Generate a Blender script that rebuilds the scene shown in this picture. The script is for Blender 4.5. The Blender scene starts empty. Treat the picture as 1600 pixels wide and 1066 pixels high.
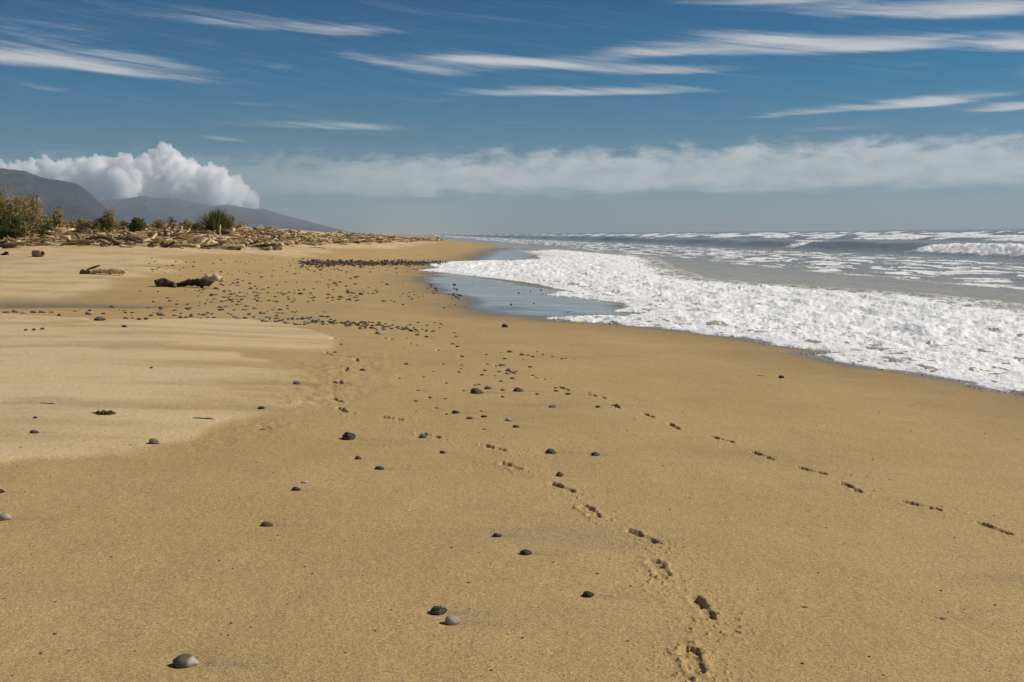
import bpy, bmesh, math, random
import numpy as np
from mathutils import Vector, Matrix, Euler

R = math.radians
rng = np.random.default_rng(7)
np.seterr(over='ignore')
random.seed(7)
sc = bpy.context.scene
C = sc.collection

# ------------------------------------------------------------------ camera
EYE = 1.65
FPX = 1700.0                      # focal length in pixels of the 1600 px wide photograph
PITCH = math.atan((533 - 364.6) / FPX)
ROLL = 0.0095
cam_d = bpy.data.cameras.new('camera')
cam_d.sensor_width = 36.0
cam_d.lens = FPX / 1600 * 36.0
cam_d.clip_start = 0.1
cam_d.clip_end = 200000
cam = bpy.data.objects.new('camera', cam_d)
C.objects.link(cam)
fw = Vector((0, math.cos(PITCH), -math.sin(PITCH)))
r0 = Vector((1, 0, 0))
u0 = r0.cross(fw)
rt = r0 * math.cos(ROLL) - u0 * math.sin(ROLL)
up = u0 * math.cos(ROLL) + r0 * math.sin(ROLL)
cam.matrix_world = Matrix(((rt.x, up.x, -fw.x, 0), (rt.y, up.y, -fw.y, 0), (rt.z, up.z, -fw.z, EYE), (0, 0, 0, 1)))
sc.camera = cam

# ------------------------------------------------------------------ light
SUN_AZ, SUN_EL = R(83), R(40)     # azimuth clockwise from the view direction (+Y)
sd = bpy.data.lights.new('sun', 'SUN')
sd.energy = 4.2
sd.angle = R(0.55)
sd.color = (1.0, 0.93, 0.82)
sun = bpy.data.objects.new('sun', sd)
C.objects.link(sun)
sdir = Vector((math.sin(SUN_AZ) * math.cos(SUN_EL), math.cos(SUN_AZ) * math.cos(SUN_EL), math.sin(SUN_EL)))
sun.rotation_euler = sdir.to_track_quat('Z', 'Y').to_euler()
sun.location = (60, 40, 80)

sc.view_settings.view_transform = 'Standard'
sc.view_settings.look = 'None'
sc.view_settings.exposure = 0.0
sc.view_settings.gamma = 1.0
sc.view_settings.use_curve_mapping = False
sc.cycles.use_denoising = True
sc.cycles.volume_bounces = 48
sc.cycles.max_bounces = 48
sc.cycles.diffuse_bounces = 3
sc.cycles.glossy_bounces = 3
sc.cycles.use_adaptive_sampling = True
sc.cycles.adaptive_threshold = 0.015


class NT:
    """small helper for node trees"""
    def __init__(s, tree):
        s.t = tree
        s.n = tree.nodes
        s.l = tree.links

    def new(s, kind, **kw):
        n = s.n.new(kind)
        for k, v in kw.items():
            setattr(n, k, v)
        return n

    def put(s, sock, v):
        if hasattr(v, 'is_output') or isinstance(v, bpy.types.NodeSocket):
            s.l.new(v, sock)
        elif v is not None:
            if sock.type == 'RGBA' and len(v) == 3:
                v = (*v, 1)
            sock.default_value = v

    def m(s, op, a, b=None, c=None, clamp=False):
        n = s.new('ShaderNodeMath', operation=op, use_clamp=clamp)
        s.put(n.inputs[0], a)
        if b is not None: s.put(n.inputs[1], b)
        if c is not None: s.put(n.inputs[2], c)
        return n.outputs[0]

    def mix(s, f, a, b, blend='MIX'):
        n = s.new('ShaderNodeMix', data_type='RGBA', blend_type=blend)
        s.put(n.inputs['Factor'], f)
        s.put(n.inputs[6], a)
        s.put(n.inputs[7], b)
        return n.outputs[2]

    def rng(s, v, a, b, c=0.0, d=1.0, smooth=True):
        n = s.new('ShaderNodeMapRange', interpolation_type='SMOOTHSTEP' if smooth else 'LINEAR')
        s.put(n.inputs[0], v)
        for i, k in enumerate((a, b, c, d)):
            s.put(n.inputs[i + 1], k)
        return n.outputs[0]

    def noise(s, vec, scale, detail=4, rough=0.55, dist=0.0, dims='3D'):
        n = s.new('ShaderNodeTexNoise', noise_dimensions=dims)
        if vec is not None: s.put(n.inputs['Vector'], vec)
        n.inputs['Scale'].default_value = scale
        n.inputs['Detail'].default_value = detail
        n.inputs['Roughness'].default_value = rough
        n.inputs['Distortion'].default_value = dist
        return n.outputs[0]

    def vmap(s, vec, scale=(1, 1, 1), loc=(0, 0, 0), rot=(0, 0, 0)):
        n = s.new('ShaderNodeMapping')
        s.put(n.inputs[0], vec)
        n.inputs['Location'].default_value = loc
        n.inputs['Rotation'].default_value = rot
        n.inputs['Scale'].default_value = scale
        return n.outputs[0]

    def comb(s, x, y, z=0.0):
        n = s.new('ShaderNodeCombineXYZ')
        s.put(n.inputs[0], x); s.put(n.inputs[1], y); s.put(n.inputs[2], z)
        return n.outputs[0]

    def attr(s, name):
        return s.new('ShaderNodeAttribute', attribute_name=name)


# ------------------------------------------------------------------ world: sky with cirrus
world = bpy.data.worlds.new('World')
sc.world = world
world.use_nodes = True
W = NT(world.node_tree)
W.n.clear()
sky = W.new('ShaderNodeTexSky', sky_type='NISHITA', sun_disc=False)
sky.sun_elevation = SUN_EL
sky.sun_rotation = SUN_AZ
sky.altitude = 1500
sky.air_density = 1.0
sky.dust_density = 0.3
sky.ozone_density = 4.0
geo = W.new('ShaderNodeTexCoord').outputs['Generated']
sep = W.new('ShaderNodeSeparateXYZ')
W.l.new(geo, sep.inputs[0])
dx, dy, dz = sep.outputs
az = W.m('ARCTAN2', dx, dy)
hyp = W.m('SQRT', W.m('ADD', W.m('MULTIPLY', dx, dx), W.m('MULTIPLY', dy, dy)))
el = W.m('ARCTAN2', dz, hyp)
elc = W.m('MAXIMUM', el, 0.0)
# the clear air: deeper blue upwards, a grey-blue veil low down
tint = W.new('ShaderNodeValToRGB')
tint.color_ramp.interpolation = 'LINEAR'
tint.color_ramp.elements[0].position = 0.0
tint.color_ramp.elements[0].color = (.37, .36, .30, 1)
tint.color_ramp.elements[1].position = 1.0
tint.color_ramp.elements[1].color = (.25, .42, .52, 1)
for p, c in ((.05, (.29, .40, .42, 1)), (.137, (.22, .39, .44, 1)), (.22, (.06, .38, .48, 1)), (.35, (.03, .315, .46, 1)), (.6, (.12, .36, .48, 1))):
    e_ = tint.color_ramp.elements.new(p)
    e_.color = c
W.l.new(W.m('DIVIDE', elc, 0.6), tint.inputs[0])
skycol = W.mix(1.0, sky.outputs[0], tint.outputs[0], 'MULTIPLY')


def pxdir(px, py):
    d = fw + rt * ((px - 800) / FPX) + up * ((533 - py) / FPX)
    d.normalize()
    return math.atan2(d.x, d.y), math.asin(d.z)


# streaky noise shared by every wisp: long in azimuth, thin in elevation, drawn slightly downwards to the right
sv = W.comb(W.m('MULTIPLY', az, 7.0), W.m('MULTIPLY', W.m('ADD', el, W.m('MULTIPLY', az, 0.14)), 170.0), 0.0)
st1 = W.noise(sv, 1.0, 8, 0.66, 0.9)
sv2 = W.comb(W.m('MULTIPLY', az, 16.0), W.m('MULTIPLY', W.m('ADD', el, W.m('MULTIPLY', az, 0.03)), 230.0), 3.3)
st2 = W.noise(sv2, 1.0, 7, 0.64, 0.7)
streak = W.rng(W.m('ADD', W.m('MULTIPLY', st1, 0.65), W.m('MULTIPLY', st2, 0.35)), 0.34, 0.66, 0.0, 1.0, False)
puffv = W.comb(W.m('MULTIPLY', az, 38.0), W.m('MULTIPLY', el, 95.0), 1.7)
puff = W.noise(puffv, 1.0, 7, 0.58, 0.3)

# (px, py, half width, half height, slope, opacity) of the wisps
WISPS = [
    (185, 113, 150, 9, 0.07, .84), (225, 95, 90, 7, 0.13, .6), (60, 92, 90, 12, .02, .45), (60, 52, 120, 18, 0.0, .42), (70, 138, 70, 9, 0.0, .34),
    (400, 40, 190, 13, 0.06, .50), (555, 50, 70, 9, 0.0, .25), (575, 94, 75, 6, 0.12, .55), (690, 108, 90, 14, 0.03, .62),
    (790, 97, 90, 5, 0.06, .8), (900, 106, 150, 8, 0.06, .72), (1060, 112, 130, 7, 0.0, .45), (800, 146, 110, 7, 0.0, .6), (990, 145, 130, 7, 0.0, .85),
    (690, 158, 35, 4, 0.0, .4), (1020, 84, 110, 12, -.02, .62), (1260, 77, 190, 12, 0.02, .86), (1180, 60, 120, 8, .12, .6), (1400, 76, 90, 10, 0.0, .45),
    (1400, 20, 210, 12, 0.08, .78), (1190, 3, 130, 6, 0.03, .55), (1560, 14, 80, 14, 0.0, .6), (1590, 73, 55, 11, 0.05, .9), (1490, 57, 40, 4, 0.0, .3),
    (1330, 171, 110, 6, -0.03, .8), (1460, 162, 55, 7, -0.05, .95), (1585, 169, 55, 6, -0.02, .95), (1330, 200, 75, 6, 0.0, .5), (1205, 183, 30, 3, 0.0, .5),
    (1570, 148, 35, 4, 0.0, .4), (520, 199, 130, 6, 0.02, .62), (355, 218, 45, 5, 0.05, .42), (380, 163, 110, 6, 0.02, .34), (440, 106, 40, 5, .05, .25),
    (800, 193, 60, 4, 0.0, .25), (1380, 306, 80, 3, 0.0, .35), (1400, 232, 230, 5, -.03, .35), (300, 200, 130, 5, 0, .2),
    (1750, 110, 120, 14, 0.03, .9), (1900, 60, 160, 15, 0.0, .8), (-130, 80, 120, 12, 0.06, .8), (-250, 130, 120, 12, 0.05, .6), (420, -60, 200, 15, 0.06, .6), (1000, -90, 250, 16, 0.05, .8),
    (1500, -120, 250, 18, 0.06, .9), (-50, -50, 180, 14, 0.05, .6),
]
total = None
for (px, py, hw, hh, sl, op) in WISPS:
    a0, e0 = pxdir(px, py)
    a = W.m('MULTIPLY', W.m('SUBTRACT', az, a0), FPX / hw)
    e = W.m('ADD', W.m('SUBTRACT', el, e0), W.m('MULTIPLY', W.m('SUBTRACT', az, a0), sl))
    e = W.m('MULTIPLY', e, FPX / hh)
    e = W.m('MAXIMUM', W.m('MULTIPLY', e, 0.62), W.m('MULTIPLY', e, -1.7))       # crisp below, feathered above
    d2 = W.m('ADD', W.m('MULTIPLY', a, a), W.m('MULTIPLY', e, e))
    g = W.m('MULTIPLY', W.m('EXPONENT', W.m('MULTIPLY', d2, -0.9)), op)
    total = g if total is None else W.m('ADD', total, g)
amt = W.m('SUBTRACT', W.m('MULTIPLY', total, 1.20), W.m('MULTIPLY', W.m('SUBTRACT', 1.0, streak), 0.72))
wisp = W.rng(amt, -0.15, 1.15, 0.0, 0.82)
wisp = W.m('MULTIPLY', wisp, W.rng(total, 0.02, 0.22))
# thin streaks of the same cirrus everywhere else
# thin veils over the whole sky
veil = W.m('MULTIPLY', W.rng(st1, 0.50, 0.85), W.rng(el, 0.06, 0.12, 0.0, 0.13))
# the low bank of thin cloud lying over the sea, ragged on top
_, eb = pxdir(1000, 297)
_, et = pxdir(1000, 242)
bt = W.m('ADD', W.m('ADD', el, W.m('MULTIPLY', W.m('SUBTRACT', puff, 0.5), -0.040)), W.m('MULTIPLY', az, -0.012))
band = W.m('MULTIPLY', W.rng(bt, et - 0.010, et + 0.010, 1.0, 0.0), W.rng(W.m('ADD', el, W.m('ADD', W.m('MULTIPLY', W.m('SUBTRACT', st2, 0.5), 0.016), W.m('MULTIPLY', W.m('SUBTRACT', puff, 0.5), 0.012))), eb - 0.008, eb + 0.007))
aL, _ = pxdir(330, 250)
aR, _ = pxdir(760, 250)
band = W.m('MULTIPLY', band, W.rng(az, aL, aR, 0.30, 0.86))
band = W.m('MULTIPLY', band, W.rng(puff, 0.22, 0.70, 0.62, 1.0))
cover = W.m('MAXIMUM', W.m('MAXIMUM', wisp, band), veil)
cloudcol = W.mix(W.rng(el, 0.03, 0.14), (0.55, 0.58, 0.57), (0.66, 0.65, 0.65))
bg_sky = W.new('ShaderNodeBackground')
W.l.new(skycol, bg_sky.inputs[0])
bg_sky.inputs[1].default_value = 0.10
bg_cl = W.new('ShaderNodeBackground')
W.l.new(cloudcol, bg_cl.inputs[0])
bg_cl.inputs[1].default_value = 1.0
mixs = W.new('ShaderNodeMixShader')
W.l.new(cover, mixs.inputs[0])
W.l.new(bg_sky.outputs[0], mixs.inputs[1])
W.l.new(bg_cl.outputs[0], mixs.inputs[2])
wo = W.new('ShaderNodeOutputWorld')
W.l.new(mixs.outputs[0], wo.inputs[0])
world.cycles.sampling_method = 'MANUAL'
world.cycles.sample_map_resolution = 512


# ------------------------------------------------------------------ numeric helpers
def smooth(a, b, x):
    t = np.clip((x - a) / (b - a), 0, 1)
    return t * t * (3 - 2 * t)


_ga = np.random.default_rng(3).uniform(0, 2 * math.pi, 4096)
_GX = np.cos(_ga).astype(np.float32); _GY = np.sin(_ga).astype(np.float32)


def gnoise(x, y, seed=0):
    """gradient noise in two dimensions, about -1..1"""
    x = np.asarray(x); y = np.asarray(y)
    fxi = np.floor(x); fyi = np.floor(y)
    fx = (x - fxi).astype(np.float32); fy = (y - fyi).astype(np.float32)
    hx = fxi.astype(np.int32) * np.int32(73856093) + np.int32(seed * 7919)
    hy = fyi.astype(np.int32) * np.int32(19349663)

    def g(h, ax, ay):
        h = h ^ (h >> 11)
        h = h * np.int32(668265261)
        h = (h >> 15) & 4095
        return _GX[h] * ax + _GY[h] * ay
    u = fx * fx * fx * (fx * (fx * 6 - 15) + 10)
    v = fy * fy * fy * (fy * (fy * 6 - 15) + 10)
    hx1 = hx + np.int32(73856093); hy1 = hy + np.int32(19349663)
    a = g(hx ^ hy, fx, fy); b = g(hx1 ^ hy, fx - 1, fy)
    c = g(hx ^ hy1, fx, fy - 1); d = g(hx1 ^ hy1, fx - 1, fy - 1)
    p = a + (b - a) * u
    return (p + (c + (d - c) * u - p) * v) * 1.5


def fbm(x, y, octs=4, gain=0.5, seed=0, lac=2.03):
    s = 0.0; a = 1.0; n = 0.0
    for o in range(octs):
        s = s + a * gnoise(x * lac ** o + 17.3 * o, y * lac ** o - 9.1 * o, seed + o)
        n += a; a *= gain
    return s / n


def billow(x, y, octs=4, gain=0.5, seed=0):
    s = 0.0; a = 1.0; n = 0.0
    for o in range(octs):
        s = s + a * np.abs(gnoise(x * 2.1 ** o + 5.7 * o, y * 2.1 ** o + 3.9 * o, seed + o))
        n += a; a *= gain
    return s / n


def poly_sd(x, y, poly):
    """signed distance to a polygon, negative inside"""
    p = np.asarray(poly, float)
    d = np.full(np.shape(x), 1e18)
    ins = np.zeros(np.shape(x), bool)
    n = len(p)
    for i in range(n):
        ax, ay = p[i]; bx, by = p[(i + 1) % n]
        ex, ey = bx - ax, by - ay
        wx, wy = x - ax, y - ay
        t = np.clip((wx * ex + wy * ey) / (ex * ex + ey * ey + 1e-12), 0, 1)
        d = np.minimum(d, (wx - ex * t) ** 2 + (wy - ey * t) ** 2)
        c = ((ay > y) != (by > y)) & (x < (bx - ax) * (y - ay) / (by - ay + 1e-12) + ax)
        ins ^= c
    d = np.sqrt(d)
    return np.where(ins, -d, d)


def line_sd(x, y, pts):
    p = np.asarray(pts, float)
    d = np.full(np.shape(x), 1e18)
    for i in range(len(p) - 1):
        ax, ay = p[i]; bx, by = p[i + 1]
        ex, ey = bx - ax, by - ay
        wx, wy = x - ax, y - ay
        t = np.clip((wx * ex + wy * ey) / (ex * ex + ey * ey + 1e-12), 0, 1)
        d = np.minimum(d, (wx - ex * t) ** 2 + (wy - ey * t) ** 2)
    return np.sqrt(d)


def ray(px, py):
    return fw + rt * ((px - 800) / FPX) + up * ((533 - py) / FPX)


def on_plane(px, py, z):
    d = ray(px, py)
    t = (z - EYE) / d.z
    return d.x * t, d.y * t


# ------------------------------------------------------------------ terrain heights (surveyed spot heights, smooth between)
SEA_Z = -0.55
_spots = []
for q in [(800, 1000, 0), (100, 1000, .03), (1500, 1000, -.08), (800, 800, -.01), (100, 800, .06), (1500, 800, -.16), (800, 700, -.02), (1550, 690, -.26),
          (1600, 615, -.42), (1240, 548, -.38), (1050, 517, -.36), (830, 499, -.33), (700, 490, -.26), (680, 455, -.25), (800, 465, -.34), (950, 487, -.40),
          (200, 600, .11), (0, 500, .13), (0, 487, .12), (300, 505, .07), (500, 520, -.02), (600, 510, -.12), (300, 700, .06), (0, 473, -.02), (0, 462, .12), (250, 475, -.03), (450, 478, -.08),
          (600, 480, -.18), (0, 420, .6), (0, 400, .95), (0, 384, 1.25), (160, 428, .45), (160, 400, .9), (180, 385, 1.2), (300, 450, .14), (300, 430, .3), (300, 402, .8),
          (300, 385, 1.1), (400, 384, 1.05), (420, 430, .15), (420, 400, .6), (560, 440, -.08), (560, 412, .05), (560, 396, .45), (560, 380, .9), (640, 376.5, .85), (640, 391, .2),
          (640, 412, -.14), (660, 412, -.22), (700, 430, -.33), (740, 381, -.45), (700, 376, .4), (700, 395, -.12), (760, 400, -.36), (820, 400, -.5), (775, 385.5, -.64), (800, 383, -.9)]:
    x, y = on_plane(*q)
    _spots.append((x, y, q[2]))
_spots += [(0, 0, 0), (0, 3, 0), (-3, 2, .02), (3, 2, -.05), (0, -6, 0), (6, 0, -.22), (12, 0, -.65), (10, 15, -.75), (18, 5, -1.2), (20, 18, -1.2), (40, 25, -2), (20, 50, -1.6), (40, 70, -2.5),
           (20, 100, -1.5), (10, 150, -1.2), (0, 240, -.9), (40, 200, -2.5), (80, 110, -3), (60, 300, -3), (10, 330, -1.2),
           (-50, 100, 2.6), (-34, 80, 2.35), (-24, 86, 2.25), (-19, 92, 1.9), (-16, 110, 1.5), (-20, 150, 1.5), (-58, 65, 2.6), (-40, 45, 1.9), (-24, 28, .6), (-20, 15, .4), (-16, 0, .4),
           (-60, 200, 2.3), (-32, 240, 1.3), (-45, 330, .5), (-9, 7, .12), (-12, -6, .3)]


def _warp(x, y):
    yy = np.clip(y, -8, 340)
    a = np.clip(x / (yy + 15) * 2.2, -3.0, 3.0)
    return a, np.log(yy + 15.0) * 1.3


def _tps(r2):
    return np.where(r2 > 1e-12, 0.5 * r2 * np.log(np.maximum(r2, 1e-12)), 0.0)


_S = np.array(_spots)
_sa, _sb = _warp(_S[:, 0], _S[:, 1])
_n = len(_S)
_K = _tps((_sa[:, None] - _sa[None]) ** 2 + (_sb[:, None] - _sb[None]) ** 2) + np.eye(_n) * 2e-4
_P = np.stack([np.ones(_n), _sa, _sb], 1)
_A = np.zeros((_n + 3, _n + 3)); _A[:_n, :_n] = _K; _A[:_n, _n:] = _P; _A[_n:, :_n] = _P.T
_sol = np.linalg.solve(_A, np.concatenate([_S[:, 2], np.zeros(3)]))

_sa32, _sb32, _w32 = _sa.astype(np.float32)[None], _sb.astype(np.float32)[None], (0.5 * _sol[:_n]).astype(np.float32)


def H0(x, y):
    x = np.asarray(x, float); y = np.asarray(y, float)
    shp = np.broadcast(x, y).shape
    x = np.broadcast_to(x, shp).ravel(); y = np.broadcast_to(y, shp).ravel()
    xs = x + 0.34 * np.clip(y - 230, 0, 400) + 0.02 * np.clip(y - 630, 0, 4000)
    a, b = _warp(xs, y)
    out = np.empty(len(x))
    a = a.astype(np.float32); b = b.astype(np.float32)
    for i in range(0, len(x), 20000):
        s = slice(i, i + 20000)
        r2 = (a[s, None] - _sa32) ** 2 + (b[s, None] - _sb32) ** 2 + np.float32(1e-9)
        out[s] = (r2 * np.log(r2)) @ _w32 + _sol[_n] + a[s] * _sol[_n + 1] + b[s] * _sol[_n + 2]
    return np.clip(out, -4, 3.2).reshape(shp)


def at(px, py, sea=False):
    """the point of the ground (or water) that lies along a line of sight"""
    d = ray(px, py)
    ts = np.geomspace(2.5, 900, 900)
    X = d.x * ts; Y = d.y * ts; Z = EYE + d.z * ts
    Hh = H0(X, Y)
    if sea: Hh = np.maximum(Hh, SEA_Z)
    below = Z < Hh
    if not below.any():
        return None
    i = int(np.argmax(below))
    a, b = ts[max(i - 1, 0)], ts[i]
    tt = np.linspace(a, b, 24)
    Hh = H0(d.x * tt, d.y * tt)
    if sea: Hh = np.maximum(Hh, SEA_Z)
    j = int(np.argmax((EYE + d.z * tt) < Hh))
    t = tt[j]
    return Vector((d.x * t, d.y * t, float(Hh[j])))


def at2(px, py, sea=False):
    p = at(px, py, sea)
    return (p.x, p.y)


# ------------------------------------------------------------------ objects and materials
def mat(name):
    m = bpy.data.materials.new(name)
    m.use_nodes = True
    n = NT(m.node_tree)
    b = n.n['Principled BSDF']
    return m, n, b


def tag(o, label=None, cat=None, group=None, kind=None):
    if label: o['label'] = label
    if cat: o['category'] = cat
    if group: o['group'] = group
    if kind: o['kind'] = kind
    return o


def mesh_np(name, verts, quads, smooth_=True):
    me = bpy.data.meshes.new(name)
    verts = np.asarray(verts, np.float32); quads = np.asarray(quads, np.int32)
    k = quads.shape[1]
    me.vertices.add(len(verts)); me.vertices.foreach_set('co', verts.ravel())
    me.loops.add(quads.size); me.loops.foreach_set('vertex_index', quads.ravel())
    me.polygons.add(len(quads))
    me.polygons.foreach_set('loop_start', np.arange(0, quads.size, k, dtype=np.int32))
    me.polygons.foreach_set('loop_total', np.full(len(quads), k, np.int32))
    me.update(calc_edges=True)
    if smooth_:
        me.polygons.foreach_set('use_smooth', np.ones(len(quads), bool))
    me.validate()
    return me


def fattr(me, name, v):
    a = me.attributes.new(name, 'FLOAT', 'POINT')
    a.data.foreach_set('value', np.asarray(v, np.float32).ravel())


def link(name, me, material=None, parent=None, loc=None):
    o = bpy.data.objects.new(name, me)
    C.objects.link(o)
    if material is not None and not me.materials:
        me.materials.append(material)
    if parent: o.parent = parent
    if loc is not None: o.location = loc
    return o


def empty(name, loc):
    o = bpy.data.objects.new(name, None)
    C.objects.link(o)
    o.location = loc
    o.empty_display_size = 0.1
    return o


def grid_quads(nr, nc):
    i = np.arange(nr - 1)[:, None] * nc + np.arange(nc - 1)[None]
    return np.stack([i, i + 1, i + nc + 1, i + nc], -1).reshape(-1, 4)


# ------------------------------------------------------------------ regions of the beach, read off as ground positions
FROTH = [at2(*p, sea=True) for p in [
    (1760, 668), (1640, 628), (1600, 617), (1545, 608), (1500, 596), (1450, 589), (1400, 581), (1340, 574), (1290, 563), (1250, 553), (1290, 549), (1238, 544), (1150, 529), (1050, 516), (945, 506),
    (832, 499), (880, 494), (968, 493), (1000, 489), (938, 485), (975, 480), (967, 473), (905, 466), (852, 460), (880, 454), (820, 441), (760, 434), (700, 427.5), (645, 421.5), (680, 418.5), (660, 411.5), (700, 408.5), (760, 406.5), (844, 405), (838, 399), (800, 391.5), (870, 389),
    (960, 396), (1030, 402), (1060, 418), (1110, 434), (1200, 443), (1350, 452), (1500, 463), (1600, 474), (1760, 496)]]
PALE = [[at2(*p) for p in [(-260, 497), (0, 494), (180, 498), (330, 500), (420, 506), (520, 530), (480, 548), (395, 549), (440, 560), (464, 578), (440, 592), (430, 606), (466, 620), (445, 642), (385, 670), (300, 690), (180, 708), (0, 716), (-300, 740)]],
        [at2(*p) for p in [(-260, 468), (0, 466), (100, 464), (175, 448), (185, 432), (262, 425), (245, 419), (165, 416), (300, 412), (255, 402.5), (390, 397), (452, 403), (525, 393), (500, 389), (560, 388), (640, 386), (690, 380), (640, 374), (400, 376), (0, 378), (-260, 380)]]]
POOL = [at2(*p) for p in [(640, 440), (668, 424), (760, 433), (880, 452), (985, 472), (1040, 498), (940, 503), (835, 498.5), (760, 494), (705, 483), (690, 465)]]
POOL2 = [at2(*p) for p in [(735, 399), (760, 390), (810, 388), (860, 398), (850, 407), (720, 409)]]
CHANNEL = [at2(*p) for p in [(-150, 473), (0, 474), (120, 475.5), (230, 478)]]

# footprints: (px, py, how clear)
TRAIL_R = [(1760, 884), (1652, 858), (1552, 828), (1438, 791), (1330, 762), (1268, 734), (1190, 711), (1127, 687), (1052, 667), (1012, 650), (962, 634), (932, 620), (880, 608), (842, 592), (800, 582), (765, 570), (720, 557), (690, 549), (645, 538), (606, 529), (560, 520)]
TRAIL_L = [(1150, 1110), (1082, 1030), (1098, 950), (1030, 892), (1003, 841), (922, 802), (878, 762), (798, 728), (770, 698), (668, 680), (612, 655), (534, 641), (524, 625), (530, 597), (540, 577), (556, 562), (512, 552), (520, 530), (500, 520)]

# ------------------------------------------------------------------ stones: where they lie (px, py of the foot, width px, height ratio, shade, label)
# shade: 0 charcoal, 1 brown grey, 2 mid grey, 3 pale
NEAR_STONES = [
    (288, 1042, 50, .46, 1, 'largest brown-grey stone with a pale seaward end, alone at the bottom edge'),
    (683, 961, 34, .50, 0, 'smooth dark oval stone touching a lighter grey one'),
    (706, 977, 30, .60, 3, 'light grey rounded stone leaning beside the dark oval stone'),
    (918, 934, 23, .50, 0, 'lone charcoal stone between the pair of stones and the near footprints'),
    (820, 870, 24, .42, 0, 'long black pebble, lower of two stones left of the boot prints'),
    (776, 841, 19, .42, 0, 'flat black pebble, upper of two stones left of the boot prints'),
    (416, 823, 23, .42, 1, 'flat brown-grey stone alone on the open sand'),
    (462, 768, 17, .45, 0, 'small dark stone just below a pale shell chip'),
    (6, 812, 24, .55, 3, 'white rounded stone cut by the frame edge'),
    (543, 689, 27, .60, 0, 'big slate grey stone with a white underside band'),
    (559, 718, 13, .50, 0, 'small dark stone below the big slate grey one'),
    (592, 733, 18, .36, 0, 'thin curved dark stone on open sand, second below the slate grey one'),
    (240, 698, 19, .52, 2, 'grey wedge shaped stone at the lower rim of the dry sand'),
    (660, 685, 14, .60, 2, 'grey stone pressed into the edge of a boot print'),
    (691, 707, 13, .42, 0, 'dark flat pebble below the grey stone in the boot print'),
    (860, 708, 20, .48, 0, 'dark domed stone, left of two level with the middle footprints'),
    (929, 712, 17, .42, 0, 'dark flat stone, right of two level with the middle footprints'),
    (874, 745, 15, .62, 1, 'upright brown pebble just above a dark boot print'),
    (53, 681, 17, .34, 0, 'dark flat slip of stone on the dry sand by the frame edge'),
    (408, 641, 13, .45, 0, 'dark pointed pebble with a pale rim on the dry sand'),
    (463, 602, 14, .50, 2, 'pale topped grey pebble at the tip of the dry sand'),
    (1220, 593, 11, .58, 0, 'lone black pebble on the bare sand below the surf'),
    (788, 513, 13, .52, 0, 'black stone standing alone just below the wet sheen'),
    (0, 769, 14, .45, 0, 'dark stone half out of the frame above the white stone'),
    (591, 524, 16, .50, 3, 'white-ended rounded stone below the shingle streak'),
    (155, 503, 22, .35, 1, 'long brown stone lying on the dry sand crest'),
    (524, 599, 11, .42, 1, 'grey-brown pebble beside the upper boot prints'),
    (566, 579, 11, .40, 0, 'dark pebble at the end of a scuffed track'),
]
MID_STONES = []          # charcoal pebbles spread between the two footprint trails
for (zx, zy, w) in [(160, 83, 45), (180, 25, 30), (355, 25, 20), (660, 160, 65), (585, 172, 20), (770, 188, 60), (830, 192, 35), (870, 207, 45), (910, 160, 25), (960, 187, 30), (1045, 205, 30), (1130, 222, 40), (1165, 215, 30),
                    (1255, 218, 15), (455, 193, 35), (620, 228, 45), (780, 232, 25), (75, 267, 35), (235, 280, 30), (230, 313, 35), (210, 343, 40), (595, 283, 80), (845, 300, 50), (655, 315, 30), (645, 332, 60), (570, 342, 40),
                    (720, 340, 35), (640, 357, 50), (440, 330, 45), (415, 367, 55), (535, 377, 25), (685, 403, 55), (585, 430, 50), (870, 378, 30), (100, 445, 35), (390, 458, 40), (355, 463, 40), (465, 490, 80), (255, 505, 45),
                    (600, 507, 50), (910, 543, 45), (600, 565, 45), (1075, 487, 45), (1155, 500, 35), (1075, 515, 50), (1180, 543, 70), (1380, 530, 25), (90, 583, 40), (1450, 655, 60), (1585, 645, 40),
                    (175, 705, 85), (100, 720, 35), (300, 757, 80), (430, 740, 75), (410, 693, 45), (715, 835, 85), (440, 858, 50)]:
    MID_STONES.append((680 + zx / 5.714, 520 + (zy + 8) / 5.714, w / 5.714, 0))
for (zx, zy, w) in [(1250, 35, 50), (1195, 155, 30), (1480, 102, 25), (1395, 145, 35), (1350, 263, 40), (1330, 347, 40), (1450, 320, 40), (1505, 407, 35), (1335, 437, 20), (1560, 35, 30), (820, 583, 14), (490, 70, 16)]:
    MID_STONES.append((400 + zx / 5.333, 560 + (zy + 8) / 5.333, w / 5.333, 0))
for (zx, zy, w) in [(1055, 462, 20), (1240, 300, 55), (1130, 260, 40), (1140, 288, 55), (1240, 243, 45), (1305, 245, 50), (1035, 317, 30), (1515, 363, 55), (1560, 405, 50), (1530, 257, 45), (1550, 295, 40), (350, 385, 45), (290, 462, 50)]:
    MID_STONES.append((480 + zx / 6.667, 480 + (zy + 8) / 6.667, w / 6.667, 0))
NEAR_STONES += [
    (744, 616, 25, .46, 1, 'big brown-green domed stone with a small pebble at its left'),
    (809, 613, 19, .44, 1, 'brown domed stone right of the biggest stone in the scatter'),
    (862, 637, 15, .36, 2, 'grey-green flat stone with a drawn out grey tail of sand'),
    (794, 658, 15, .40, 3, 'pale veined pebble just above a long dark one'),
]

# ------------------------------------------------------------------ the beach: one sheet of sand
def axis_cols(lo, hi, n, sparse_lo, sparse_hi, k):
    a = np.linspace(lo, hi, n)
    b = lo - np.geomspace(0.004, lo - sparse_lo, k)[::-1]
    c = hi + np.geomspace(0.004, sparse_hi - hi, k)
    return np.concatenate([b, a, c])


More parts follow.
